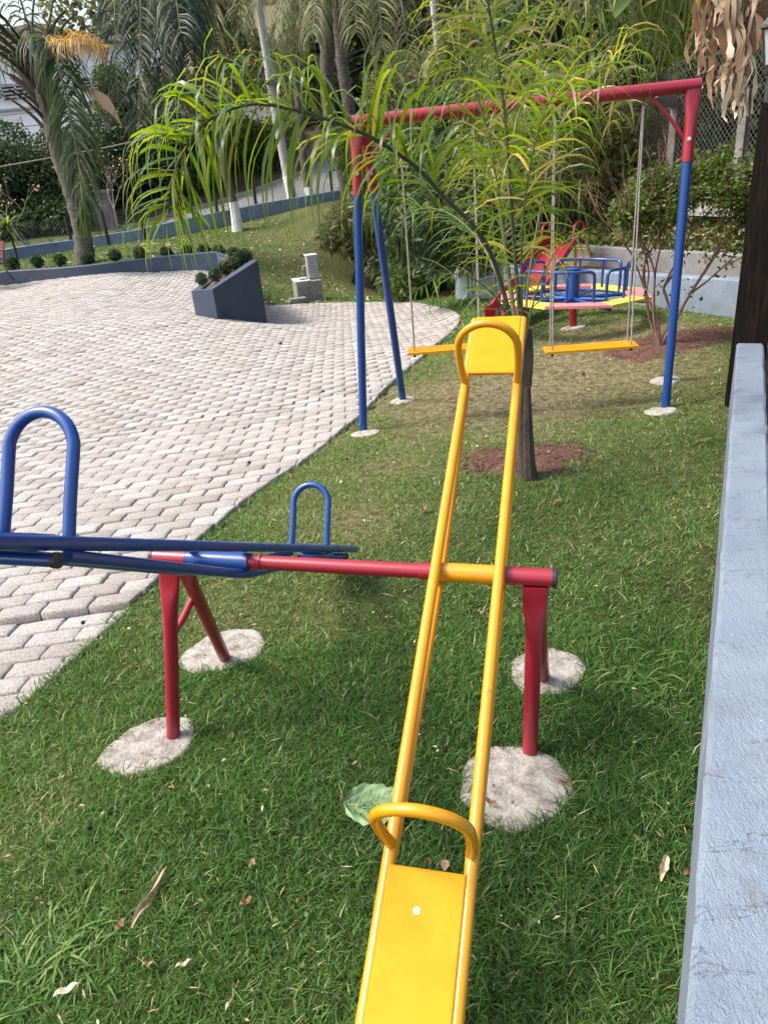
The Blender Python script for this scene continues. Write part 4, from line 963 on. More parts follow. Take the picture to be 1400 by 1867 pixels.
big_palm(pbase, [W(157, 486, Yp), W(150, 420, Yp), W(128, 340, Yp), W(108, 280, Yp), W(85, 180, Yp), W(70, 120, Yp)], [.26, .22, .20, .20, .21, .24],
 [(pp((75,120,Yp),(78,70,Yp-.4),(100,95,Yp-.9),(122,180,Yp-1.3),(140,270,Yp-1.5),(150,350,Yp-1.6),(158,400,Yp-1.6)), 300, 1.25, .045, 1.5, .45, KW1),
  (pp((70,120,Yp),(50,40,Yp),(20,-40,Yp),(-30,-60,Yp)), 60, .8, .04, 1.2, .4, KW1),
  (pp((70,120,Yp),(60,30,Yp),(75,-60,Yp),(90,-140,Yp)), 40, .8, .04, 1.0, .4, KW1),
  (pp((72,120,Yp),(90,40,Yp),(110,-50,Yp),(150,-120,Yp)), 60, .8, .04, 1.2, .4, KW1),
  (pp((66,120,Yp),(30,60,Yp-.3),(-20,20,Yp-.8),(-70,60,Yp-1)), 60, .8, .04, 1.3, .4, KW1),
  (pp((70,125,Yp),(40,100,Yp),(0,110,Yp-.4),(-50,180,Yp-.8)), 50, .7, .04, 1.4, .5, KW1)],
 'tall left palm with a ragged crown and one drooping dark frond', boots=60, bootL=1.5)
# flower head of straw coloured strands
fh = [P for P in [pp((95,92,Yp-.5),(125,72,Yp-1),(160,72,Yp-1.2),(190,88,Yp-1.3))]]
V, F, T = frond(fh[0], 260, .55, .02, .9, .8, .5, .25, .05, 5, .9, .3); pinf = npmesh('flower_stalk', V, F, STRAW, T, None)
tag(pinf, 'straw yellow seed spray hanging from the crown of the left palm', 'seed spray')
mb = MB(); Q = pp((150,158,Yp-.4),(180,175,Yp-.8),(205,200,Yp-.9),(222,228,Yp-.9)); 
parts = [ribbon(Q[None], np.interp(np.linspace(0, 1, len(Q)), [0, .5, 1], [.05, .28, .02])[None], norm([.5, .2, .8])[None], np.array([.75]))]
V, F, T = merge(parts); tag(npmesh('dry_spathe', V, F, DRYL, T, None), 'dry boat shaped palm spathe hanging beside the drooping frond', 'palm spathe')

def bigfr(cx, cy, Y, ends, nl=150, L=.9, Wd=.03, dr=1.2, ti=.5, kw=KW1):
    out = []
    for (mx, my, ex, ey, dy) in ends:
        out.append((pp((cx, cy, Y), (mx, my, Y + dy * .4), ((mx + ex) / 2 + (ex - mx) * .12, (my * .55 + ey * .45), Y + dy * .8), (ex, ey, Y + dy)), nl, L, Wd, dr, ti, kw))
    return out
Yq = 21.0; qb = W(262, 300, 25)
big_palm(W(285, 330, 36), [W(285, 330, 36), W(277, 200, 36), W(262, 60, 31), W(248, -120, 25)], [.16, .15, .15, .2],
 bigfr(248, -120, 25, [(200,-150,215,190,-5),(260,-150,255,225,-5.5),(290,-150,300,215,-5),(320,-160,350,120,-4),(285,-140,330,60,-6)], 200, 1.45, .044, 1.4, .30),
 'dark green palm hanging in from the top, right of the left palm', boots=10, lm=G_PALMD)
big_palm(W(400, 300, 38), [W(400, 300, 38), W(405, 100, 36), W(400, -100, 28)], [.14, .13, .16],
 bigfr(400, -110, 28, [(380,-150,395,90,-3),(430,-150,440,60,-3),(360,-130,355,50,-3)], 130, 1.1, .04, 1.3, .82),
 'yellowing palm with sparse hanging fronds above the street', boots=10)
Yb2 = 24.5; tb = W(655, 372, Yb2)
big_palm(tb, [W(640, 372, Yb2), W(624, 300, Yb2), W(600, 200, Yb2), W(596, 60, Yb2), W(598, -60, Yb2)], [.27, .22, .2, .2, .22],
 bigfr(598, -70, Yb2, [(560,-120,500,70,-3),(570,-120,540,110,-3),(600,-120,570,60,-4),(640,-120,650,60,-4),(660,-130,700,90,-4),(690,-140,750,130,-4),(560,-140,450,30,-2)], 150, 1.1, .036, 1.4, .80),
 'tall mottled palm with hanging fronds behind the left swing leg', boots=40, bootL=1.6)
tb = W(680, 388, 23.5)
t = thing('leaning_trunk_tree', tuple(tb), 'pale mottled tree trunk just right of the tall palm at the top of the lawn', 'tree')
mb = MB(); trunk_tube(mb, [W(672, 385, 23.5), W(655, 320, 23.5), W(640, 220, 23.6), W(622, 100, 23.8), W(610, -60, 24)], [.26, .2, .18, .16, .14], 14, 1); mb.build('trunk', BARK, t)
# young palm trunk by the kerb with white foot, leaning
def post_tree(px, py, Y, pts, radii, label, white=.2, n=0, blobs=None, **k):
    tree('street_tree', W(px, py, Y), [W(a, b__, c) for a, b__, c in pts], radii, blobs or [], n, .16, .07, G_DARK, BARK, label, white=white, limbs=0 if not blobs else 4, **k)
b_ = G(434, 420); Yk = b_[1]
post_tree(434, 420, Yk, [(434, 422, Yk), (428, 380, Yk), (415, 330, Yk), (404, 285, Yk), (388, 215, Yk)], [.17, .13, .12, .11, .1], 'slim leaning palm trunk with a whitewashed foot on the lawn by the street kerb', .36)
post_tree(567, 370, 26.6, [(568, 372, 26.6), (558, 320, 26.7), (548, 240, 26.8), (540, 120, 26.8)], [.14, .13, .12, .1], 'thin grey tree trunk with a white painted foot beside the utility pole', .26)
# utility pole
up = thing('utility_pole', tuple(W(536, 378, 27)), 'tall slim concrete utility pole leaning slightly by the street kerb', 'utility pole')
mb = MB(); mb.tube([W(537, 380, 27), W(524, 320, 27)], [.17, .165], 14); mb.build('painted_base', WHITE, up)
POLEC = rough_mat('pole_concrete', [(.3, (.34, .33, .31)), (.7, (.55, .54, .52))], 6)
mb = MB(); mb.tube([W(524, 320, 27), W(500, 190, 27), W(480, 60, 27), W(465, -40, 27)], [.15, .14, .125, .11], 14); mb.build('shaft', POLEC, up)
mb = MB(); mb.box(W(497, 150, 26.85), (.5, .12, .12)); mb.build('bracket', DCONC, up)
up2 = thing('utility_pole', tuple(W(803, 160, 33) - UZ * 2), 'thin pale utility pole far behind the red swing beam', 'utility pole')
mb = MB(); mb.tube([W(806, 175, 33), W(798, 100, 33), W(790, 20, 33), W(786, -30, 33)], .11, 10); mb.build('shaft', POLEC, up2)
mb = MB(); mb.box(W(791, 34, 33), (1.2, .1, .1)); mb.build('crossarm', DCONC, up2)
for k, (a, c) in enumerate((((800, 22), (700, 75)), ((800, 30), (690, 90)), ((802, 38), (705, 110)))):
    mb = MB(); mb.tube(bez([W(a[0], a[1], 33), W((a[0] + c[0]) / 2, (a[1] + c[1]) / 2 + 6, 31), W(c[0] - 180, c[1] + 70, 28)], 8), .012, 5); tag(mb.build('power_cable', IRON), ['upper', 'middle', 'lower'][k] + ' thin power cable strung down from the far pale pole', 'cable')
for k, (a, c, Y_) in enumerate((((-20, 308), (500, 190), 27), ((-30, 240), (505, 150), 27.5), ((-30, 215), (500, 128), 27.5))):
    mb = MB(); m2 = ((a[0] + c[0]) / 2, (a[1] + c[1]) / 2 + 10); mb.tube(bez([W(a[0], a[1], 26), W(m2[0], m2[1], 26.5), W(c[0], c[1], Y_)], 8), [.022, .013, .013][k], 5)
    tag(mb.build('street_cable', [TWIG, IRON, IRON][k]), ['thick pale cable sagging across the dark hedge to the utility pole', 'thin dark cable in front of the white building, lower of two', 'thin dark cable in front of the white building, upper of two'][k], 'cable')

# street fence posts along the kerb wall with chain link mesh
fpx = [(-40,455,22.2),(133,448,23.6),(197,436,23.8),(262,420,24.1),(330,408,24.6),(399,400,25.2),(469,386,25.9),(537,374,26.6),(607,360,27.0),(690,342,27.4)]
FP = []
chain = thing('street_fence', tuple(W(133, 448, 23.6)), 'chain link street fence with thin black posts on the blue kerb wall', 'fence')
for (px, py, Y_) in fpx:
    p = W(px, py, Y_); mb = MB(); mb.tube([p - UZ * .25, p + UZ * .82], .05, 8); mb.build('post', IRON, chain); FP.append(p)
WIRE = rough_mat('grey_fence_wire', [(.3, (.05, .05, .048)), (.7, (.12, .12, .115))])
def chainlink(name, pts, h, cell, r, parent, mat=WIRE, tri=True):
    """woven diamond wire between points"""
    V = []; F = []; k = 0; P = []
    for a, b_ in zip(pts[:-1], pts[1:]):
        L = np.linalg.norm((b_ - a)); nseg = max(2, int(L / cell)); m_ = max(2, int(h / cell))
        for i in range(-m_, nseg + 1):
            for sg in (1, -1):
                s0 = i * cell; 
                pA = [s0, 0.0]; pB = [s0 + m_ * cell, m_ * cell]
                if pA[0] < 0: pA = [0, -s0]
                if pB[0] > L: pB = [L, L - s0]
                if pA[0] >= L or pB[1] <= pA[1]: continue
                if sg < 0: pA = [pA[0], h - pA[1]]; pB = [pB[0], h - pB[1]]
                u = (b_ - a) / L; p, q = a + u * pA[0] + UZ * pA[1], a + u * pB[0] + UZ * pB[1]; P.append((p, q))
    A_ = np.array([p for p, q in P]); B_ = np.array([q for p, q in P]); D = B_ - A_; D /= np.linalg.norm(D, axis=1)[:, None]
    N1 = np.cross(D, [0, 0, 1.0]); N1 /= np.linalg.norm(N1, axis=1)[:, None] + 1e-9; N2 = np.cross(D, N1); vs = []
    for an in (0, 2.094, 4.189):
        o_ = (math.cos(an) * N1 + math.sin(an) * N2) * r; vs += [A_ + o_, B_ + o_]
    V = np.stack(vs, 1).reshape(-1, 3); b_ = np.arange(len(A_)) * 6
    F = np.concatenate([np.stack([b_ + 2 * i, b_ + 2 * i + 1, b_ + (2 * i + 3) % 6, b_ + (2 * i + 2) % 6], -1) for i in range(3)])
    return npmesh(name, V, F, mat, None, parent, kind='stuff')
chainlink('wire_mesh', FP, .75, .10, .004, chain)

# stone gate pillar
p = W(199, 424, 29); mb = MB(); mb.box(p + UZ * .45, (.75, .5, 1.75), .1); mb.box(p + UZ * 1.36, (.85, .6, .1), .1)
tag(mb.build('gate_pillar', DCONC, smooth=False), 'square weathered concrete gate pillar across the street behind the left palm', 'pillar')

# ================================================================== FAR BUILDINGS
bw = thing('white_building', tuple(W(60, 230, 42)), 'long white building with louvred windows half hidden behind the left palm', 'building')
BWH = rough_mat('white_building_paint', [(.3, (.78, .79, .80)), (.7, (.86, .86, .86))], .5, bs=.1)
LOUV = rough_mat('grey_louvre', [(.3, (.25, .25, .25)), (.7, (.42, .42, .42))])
DARKIN = rough_mat('dark_opening', [(.3, (.03, .03, .032)), (.7, (.06, .06, .06))])
Yw = 42.0; q0 = W(-130, 290, Yw); q1 = W(330, 240, Yw); top_ = W(60, 92, Yw)[2]; bot = W(60, 250, Yw)[2] - 3
mb = MB(); mb.box(((q0[0] + q1[0]) / 2, Yw + 4.05, (top_ + bot) / 2), (q1[0] - q0[0], 8, top_ - bot)); mb.build('wall', BWH, bw, smooth=False)
mb = MB(); mb.box(((q0[0] + q1[0]) / 2, Yw + 4.0, top_ + .12), (q1[0] - q0[0] + .5, 8.8, .24)); mb.build('roof_edge', LOUV, bw, smooth=False)
mb = MB(); zf = W(60, 196, Yw)[2]; mb.box(((q0[0] + q1[0]) / 2, Yw - .02, zf), (q1[0] - q0[0], .12, .10)); mb.build('floor_band', LOUV, bw, smooth=False)
for (x0, y0, x1, y1) in ((-70,150,-2,182),(8,152,54,180),(146,140,190,164),(196,136,240,160),(262,128,305,152),(60,148,100,176)):
    a = W(x0, y1, Yw); c = W(x1, y0, Yw); w_, h_ = c[0] - a[0], W((x0 + x1) / 2, y0, Yw)[2] - W((x0 + x1) / 2, y1, Yw)[2]; cx = (a[0] + c[0]) / 2; cz = (W((x0 + x1) / 2, y0, Yw)[2] + W((x0 + x1) / 2, y1, Yw)[2]) / 2
    mb = MB(); mb.box((cx, Yw + .03, cz), (w_, .06, h_)); win = mb.build('window', DARKIN, bw, smooth=False)
    for i in range(4):
        z = cz - h_ / 2 + h_ * (i + .5) / 4; mb = MB(); mb.box((cx, Yw - .06, z), (w_, .14, h_ * .13)); mb.build('louvre', LOUV, win, smooth=False)
    for i in (-1, 0, 1):
        mb = MB(); mb.box((cx + i * w_ / 2, Yw - .04, cz), (.08, .12, h_)); mb.build('mullion', BWH, win, smooth=False)
hs = thing('small_house', tuple(W(480, 190, 44)), 'small cream house with barred windows and red tiled roof behind the utility pole', 'building')
Yh = 44.0; a = W(415, 200, Yh); c = W(560, 180, Yh); tz = W(480, 118, Yh)[2]; bz = W(480, 190, Yh)[2] - 2.5
CREAM = rough_mat('cream_house_paint', [(.3, (.62, .60, .52)), (.7, (.74, .72, .66))], 1, bs=.1)
mb = MB(); mb.box(((a[0] + c[0]) / 2, Yh + 3, (tz + bz) / 2), (c[0] - a[0], 6, tz - bz)); mb.build('wall', CREAM, hs, smooth=False)
mb = MB(); x0, x1 = a[0] - .4, c[0] + .4; V = [(x0, Yh - .5, tz - .1), (x1, Yh - .5, tz - .1), (x1, Yh + 6.5, tz - .1), (x0, Yh + 6.5, tz - .1), (x0, Yh + 3, tz + 1.2), (x1, Yh + 3, tz + 1.2)]
mb.add(V, [(0, 1, 5, 4), (2, 3, 4, 5), (0, 4, 3), (1, 2, 5), (3, 2, 1, 0)]); rf = mb.build('roof', ROOFT, hs, smooth=False)
for k in range(26):
    x = x0 + (x1 - x0) * (k + .5) / 26; mb = MB(); mb.tube([(x, Yh - .52, tz - .06), (x, Yh + 3, tz + 1.24)], .05, 5); mb.build('tile_row', ROOFT, rf)
for (x0_, y0_, x1_, y1_) in ((440,142,462,158),(520,132,532,148)):
    p = W((x0_ + x1_) / 2, (y0_ + y1_) / 2, Yh); w_, h_ = (x1_ - x0_) / PXM(p), (y1_ - y0_) / PXM(p); mb = MB(); mb.box((p[0], Yh + .02, p[2]), (w_, .08, h_)); win = mb.build('window', DARKIN, hs, smooth=False)
    for i in range(5):
        mb = MB(); mb.box((p[0] - w_ / 2 + w_ * (i + .5) / 5, Yh - .06, p[2]), (.04, .04, h_)); mb.build('bar', IRON, win, smooth=False)
p = W(478, 90, 47); mb = MB(); mb.box((p[0], 50, p[2]), (3.2, 5, 4)); tag(mb.build('rooftop_tower', rough_mat('ochre_render', [(.3, (.5, .42, .22)), (.7, (.62, .53, .3))], 1), smooth=False), 'ochre yellow block rising behind the small house roof', 'building')

# ================================================================== HEDGES, WOODS, HILLSIDE COVER
def band(name, blobs, n, L, Wd, lm, label=None, cat=None, kind=None, droop=.15, shell=.35, parent=None):
    V, F, T = blob_leaves(blobs, n, L, Wd, droop, shell); o = npmesh(name, V, F, lm, T, parent)
    if label: tag(o, label, cat)
    if kind: o['kind'] = kind
    return o
def PB(px, py, Y, rx, ry=None, rz=None, w=1): p = W(px, py, Y); return (p, (rx, ry or rx, rz or rx), w)
# backdrop hill far behind
gx = np.linspace(-70, 60, 60); gy = np.linspace(46, 120, 30); X, Y = np.meshgrid(gx, gy)
Zh = -1 + (Y - 46) * .42 + 2.5 * np.sin(X * .11 + 1) + 1.5 * np.sin(X * .27 + Y * .1) + np.where(X > -20, 3.0, -11.0) * np.clip((Y - 46) / 20, 0, 1); _i = (np.arange(29)[:, None] * 60 + np.arange(59)[None]).ravel()
npmesh('hills', np.stack([X.ravel(), Y.ravel(), Zh.ravel()], -1), np.stack([_i, _i + 1, _i + 61, _i + 60], -1), LITTER, smooth=True, kind='structure')
# distant wood: many crowns in one mass
bl = []
for i in range(150):
    x = RNG.uniform(-20, 24); y = RNG.uniform(50, 84); z = -1 + (y - 46) * .42 + (2 if x > -22 else -2); r = RNG.uniform(1.6, 3.4)
    bl.append(((x, y, z + r * .9), (r, r, r * 1.1), r * r))
band('distant_woods', bl, 65000, .62, .40, G_OLIVE, kind='stuff')
bl = [PB(x + RNG.normal(0, 12), y + RNG.normal(0, 10), RNG.uniform(36, 44), RNG.uniform(.9, 1.8), 1.5, RNG.uniform(1.0, 1.9)) for x in range(560, 1010, 34) for y in (-20, 30, 80, 130, 180)]
band('far_treeline', bl, 60000, .34, .2, G_OLIVE, kind='stuff', shell=.2)
# trees one can tell apart, far centre
for k, (px, py, Y_, r, lab, lm) in enumerate(((345, 60, 34, 2.6, 'brownish olive tree with thin crown between the dark palm and the yellowing one', G_OLIVE), (755, 215, 30, 1.9, 'bushy grey green tree beyond the far pale pole', G_OLIVE), (885, 120, 34, 2.4, 'tall olive crowned tree behind the left half of the red beam', G_OLIVE), (690, 345, 26.5, .9, 'dark round bush at the top of the lawn behind the left swing legs', G_DARK), (1000, 60, 27, 2.4, 'deep green tree behind the arching canes', G_DARK))):
    c = W(px, py, Y_); base = c - UZ * (r * 2.4)
    bl = [(c + RNG.normal(0, .55, 3) * r, (r * .55,) * 3, 1) for _ in range(9)] + [(c, (r * .9, r * .9, r), 1.5)]
    tree('background_tree', base, [base, base + UZ * r * 1.2 + [.1, 0, 0], c], [.2, .14, .08], bl, 9000, .26, .13, lm, BARKD, lab)
# dark hedge on the far side of the street (left)
for k, (px, py, Y_, r, rz, lab) in enumerate(((15, 320, 31, 1.7, 1.2, 'dark green rounded shrub at the far left across the street'), (95, 335, 31, 1.9, 1.25, 'dark green shrub left of the leaning palm trunk across the street'), (190, 315, 32, 1.8, 1.4, 'dark green shrub right behind the drooping frond'), (262, 310, 33, 1.8, 1.4, 'dark green shrub behind the stone pillar, right of the drooping frond'), (330, 300, 34, 1.6, 1.3, 'dark brown green shrub above the street embankment'), (225, 200, 37, 1.0, 1.0, 'bright green small tree before the white building'), (40, 400, 30, 1.5, 1.0, 'low dark undergrowth shrub at the left above the far kerb'), (130, 400, 30, 1.5, 1.0, 'low dark shrub behind the leaning palm foot'), (455, 265, 36, 1.6, 1.2, 'yellow green round bush left of the utility pole'))):
    c = W(px, py, Y_); bl = [(c + RNG.normal(0, .5, 3) * [r, r * .6, rz], (r * .6, r * .6, rz * .6), 1) for _ in range(7)] + [(c, (r, r * .9, rz), 2)]
    base = c - UZ * (rz * 1.2); lm = G_DARK if k not in (5, 8) else G_MID
    tree('hedge_shrub', base, [base, c - UZ * rz * .4, c], [.1, .08, .05], bl, 11000, .17, .085, lm, BARKD, lab, cat='shrub')
# grass slope beyond the street
mb = MB(); mb.add([W(470,330,34.5), W(640,268,36), W(700,215,44), W(520,222,44)], [(0, 1, 2, 3)]); 
SLOPE = rough_mat('far_grass', [(.3, (.05, .075, .02)), (.5, (.10, .13, .04)), (.7, (.17, .17, .07))], 1.5, 10)
mb.build('grass_slope', SLOPE, kind='structure')
# small whitewashed stub + house gate right far
p = W(590, 216, 40); mb = MB(); mb.box(p, (7.0, .3, .8), -.05); tag(mb.build('far_white_wall', WHITE, smooth=False), 'low white wall far off at the top of the street', 'wall')

# trees in the hollow right of centre
def small_tree(px, py, Y_, topx, topy, r, lab, lm=G_MID, rb=.07, n=7000, L=.13, W_=.06, mid=None, bark=BARKD, cr=None, droop=.5, nm='garden_tree'):
    base = W(px, py, Y_); base[2] = h1(base[0], base[1]); c = W(topx, topy, Y_); m_ = (base + c) / 2 + [RNG.normal(0, .06), 0, 0]
    bl = [(c + RNG.normal(0, .55, 3) * [r, r, r], (r * .5,) * 3, 1) for _ in range(8)] + [(c, (r * .9,) * 3, 1)]
    tree(nm, base, [base - UZ * .1, m_, c], [rb * 1.3, rb, rb * .5], bl, n, L, W_, lm, bark, lab, droop=droop)
small_tree(677, 500, 19.5, 655, 425, .72, 'slim tree with hanging grey green leaves just behind the left swing leg', G_OLIVE, .13, 4200, .26, .05, cr=1)
small_tree(776, 515, 17.5, 775, 400, 1.15, 'small tree with a pale stem and yellow green crown right of the picnic table', G_MID, .08, 6500, .22, .06)
small_tree(812, 528, 16, 815, 420, 1.1, 'leafy tree with a thick short trunk between the left swing ropes', G_MID, .10, 6500, .2, .06)
small_tree(846, 542, 14.5, 850, 440, .85, 'small dark trunked tree left of the right hand rope of the left swing', G_DARK, .07, 5200, .16, .06)
small_tree(896, 548, 12.8, 880, 400, .9, 'forked dark tree behind the yellow seesaw top', G_DARK, .08, 6500, .16, .055)
small_tree(700, 432, 23, 700, 405, .6, 'bushy dark evergreen shrub above the slate picnic table', G_DARK, .08, 4500, .24, .06)
for k, (px, py, Y_, r, lab) in enumerate(((790, 330, 19, 1.7, 'broad light green tree behind the left swing'), (870, 330, 17, 1.6, 'dense green tree crown behind the fine bamboo'), (745, 300, 22, 1.5, 'mid green tree crown left of the left swing rope'), (940, 470, 14.5, 1.1, 'dark thicket behind the slide foot'), (990, 400, 14, 1.3, 'dense dark undergrowth behind the slide chute'), (1060, 300, 15.5, 1.6, 'dark leafy mass behind the left rope of the right swing'), (960, 250, 17, 1.9, 'tall dark tree behind the cane blades'), (735, 440, 21.5, .9, 'pale green bush behind the picnic table'), (800, 470, 19.5, .9, 'brownish low bush right of the picnic table'), (870, 490, 16.5, .8, 'low dark bush among the garden tree trunks'))):
    c = W(px, py, Y_); bl = [(c + RNG.normal(0, .5, 3) * r, (r * .5,) * 3, 1) for _ in range(9)] + [(c, (r,) * 3, 2)]
    lm = [G_MID, G_MID, G_MID, G_DARK, G_DARK, G_DARK, G_DARK, G_MID, G_OLIVE, G_DARK][k]; base = c.copy(); base[2] = min(h1(c[0], c[1]), c[2] - r)
    tree('thicket_tree', base, [base, (base + c) / 2 + [.1, 0, 0], c], [.1, .08, .05], bl, 10000, .17, .07, lm, BARKD, lab, droop=.5)
# ================================================================== HILLSIDE ON THE RIGHT: cover, fence, bananas
# creeper and shrubs covering the bank
Sx = RNG.uniform(-1, 12, 90000); Tx = 15 * RNG.uniform(0, 1, 90000) ** 1.6
dens = np.where(Tx < 1.2, 1.0, .9); k_ = RNG.random(90000) < dens; Sx, Tx = Sx[k_], Tx[k_]
lump = .30 + .45 * np.sin(Sx * 1.9 + Tx * .8) * np.sin(Tx * 1.6 + Sx * .6) + .2 * np.sin(Sx * 4.1) * np.sin(Tx * 3.3)
hh = np.where(Tx < 1.2, .13, np.clip(.25 + lump, .08, 1.2)) * RNG.random(len(Sx)) ** .6
C = np.stack([BW[0][0] + bdir[0] * Sx + bn[0] * (.66 + Tx), BW[0][1] + bdir[1] * Sx + bn[1] * (.66 + Tx), bankz(np.clip(Sx, -3, 9), Tx) + hh], -1)
n = len(C); D = rnd_dirs(n); D[:, 2] -= .3; D /= np.linalg.norm(D, axis=1)[:, None]; N = rnd_dirs(n) + np.array([-.3, -.8, .8]); N /= np.linalg.norm(N, axis=1)[:, None]
V, F, T = leafquads(C, D, N, RNG.uniform(.05, .13, n), RNG.uniform(.03, .06, n), np.clip(RNG.normal(.42, .2, n) + .25 * (Tx < 1.5), 0, 1)); npmesh('creeper', V, F, leafmat('creeper_leaf', [(0, (.03, .045, .014)), (.45, (.065, .09, .026)), (.8, (.13, .145, .045)), (1, (.28, .22, .10))], .3), T, None, kind='stuff')
# larger leafed masses on the bank
def bankpt(px, py, Y_): return W(px, py, Y_)
for k, (px, py, Y_, r, lm, L, lab) in enumerate(((1140, 150, 14.5, 1.3, G_DARK, .15, 'dark glossy shrub on the bank above the swing beam'), (1080, 60, 16, 1.5, G_DARK, .16, 'dark tree in the gap behind the cane tops'), (1215, 100, 14, 1.1, G_MID, .13, 'mid green shrub on the bank below the drooping banana leaves'), (1120, 230, 13.5, 1.0, G_OLIVE, .12, 'olive creeper mound on the bank left of the middle concrete post'), (1190, 300, 12.5, .9, G_OLIVE, .11, 'olive shrub at the foot of the right concrete post'), (1090, 360, 12.5, .9, G_OLIVE, .11, 'olive shrub low on the bank behind the right swing rope'), (1290, 200, 11.5, .8, G_OLIVE, .10, 'thin climber on the chain link beside the red swing corner'), (1300, 60, 13, 1.2, G_MID, .12, 'leafy mass behind the dry banana leaves'), (1380, 120, 11, .9, G_DARK, .12, 'dark foliage behind the lantern'), (1180, 20, 16, 1.5, G_MID, .2, 'bright green tree top at the upper right'), (1050, -20, 18, 1.8, G_MID, .2, 'tall green tree top behind the canes'), (1030, 230, 14, 1.1, G_DARK, .14, 'dark shrub seen through the fine blades under the beam'))):
    c = W(px, py, Y_); bl = [(c + RNG.normal(0, .5, 3) * r, (r * .5,) * 3, 1) for _ in range(9)] + [(c, (r,) * 3, 2)]
    tree('bank_shrub', c - UZ * r * 1.1, [c - UZ * r * 1.1, c - UZ * r * .4 + [.05, 0, 0], c], [.06, .05, .03], bl, 8500, L, L * .5, lm, BARKD, lab, cat='shrub', droop=.3)
# weeping blades hanging from above (upper right)
hp = thing('weeping_palm', tuple(W(1180, -60, 11.5) - UZ * 3), 'palm with thin bright fingers hanging in at the top right above the beam', 'palm')
hub = W(1170, -150, 11.5); mb = MB(); mb.tube([hub - UZ * 5 + [.6, 1.5, 0], hub - UZ * 2 + [.3, .8, 0], hub], [.12, .1, .09], 8); mb.build('trunk', BARKD, hp)
for (mx, my, ex, ey) in ((1120,-110,1085,20),(1150,-120,1140,60),(1180,-120,1190,80),(1210,-110,1235,90),(1235,-100,1270,70),(1100,-110,1060,-10),(1200,-60,1215,100)):
    P = pp((1170,-150,11.5),(mx,my,11.2),(ex,ey,10.9)); mb = MB(); mb.tube(P, np.linspace(.014, .004, len(P)), 5); f_ = mb.build('frond', STEMG, hp)
    V, F, T = frond(P, 60, .75, .035, 1.6, .7, .6, .18, .2, 5, .4, .2); npmesh('leaflets', V, F, G_CANE, T, f_, smooth=True)
# dry banana leaves
bp = thing('banana_plant', tuple(W(1330, 300, 8.5) - UZ * 1.5), 'banana plant with brown shredded leaves hanging over the fence at the top right', 'banana plant')
mb = MB(); mb.tube([W(1395, 330, 8.6) + [.35, 0, -.6], W(1380, 100, 8.6) + [.2, 0, 0], W(1350, -80, 8.5)], [.13, .11, .08], 10); mb.build('stem', DRYP if 'DRYP' in globals() else BROWNW, bp)
for k, (x0, y0, x1, y1, w_, ti) in enumerate(((1290,-40,1275,140,.13,.62),(1320,-50,1330,200,.16,.7),(1355,-60,1350,150,.15,.6),(1368,-40,1360,120,.12,.66),(1300,-30,1300,90,.12,.75),(1340,60,1315,215,.10,.8),(1352,100,1345,225,.10,.85),(1265,-60,1262,-5,.06,.9))):
    parts = []
    for j in range(15):
        a = W(x0 + RNG.normal(0, 12), y0 + RNG.normal(0, 14), 8.3 + RNG.normal(0, .1)); c = W(x1 + RNG.normal(0, 13), y1 - abs(RNG.normal(0, 45)), 8.25 + RNG.normal(0, .1))
        m1_ = a + (c - a) * .35 + RNG.normal(0, .05, 3); m2_ = a + (c - a) * .7 + RNG.normal(0, .05, 3); P = bez([a, m1_, m2_, c], 4)
        wd_ = w_ * RNG.uniform(.18, .5) * np.interp(np.linspace(0, 1, len(P)), [0, .25, .6, .9, 1], [.35, 1, .8, .5, .05]) * (1 + .3 * np.sin(np.linspace(0, 9, len(P)) + j))
        sd_ = norm([1, RNG.normal(0, .8), RNG.normal(0, .2)]); v, f, t_ = ribbon(P[None], wd_[None], sd_[None], np.array([np.clip(RNG.normal(ti, .15), 0, 1)])); v = v + RNG.normal(0, .008, v.shape); parts.append((v, f, t_))
    V, F, T = merge(parts); npmesh('dry_leaf', V, F, DRYL, T, bp, smooth=True)
parts = [ribbon(pp((1268,-60,8.3),(1273,0,8.3),(1262,48,8.3))[None], np.interp(np.linspace(0, 1, 13), [0, .5, 1], [.1, .1, .02])[None], norm([1, .3, 0])[None], np.array([.95]))]
V, F, T = merge(parts); npmesh('yellow_leaf', V, F, leafmat('yellow_banana_leaf', [(0, (.55, .45, .03)), (1, (.6, .52, .05))], .4), T, bp, smooth=True)
for a, b__, c_, d_, e_, f__ in ((1400,-80,1375,-10,1360,40),(1400,-80,1420,10,1400,60),(1150,-60,1140,0,1125,30)):
  parts = [ribbon(bez([W(a, b__, 8.6), W(c_, d_, 8.5), W(e_, f__, 8.4)], 6)[None], np.interp(np.linspace(0, 1, 13), [0, .5, 1], [.1, .34, .05])[None], norm([.8, .2, .5])[None], np.array([.4]))]
  V, F, T = merge(parts); npmesh('green_leaf', V, F, G_MID, T, bp, smooth=True)
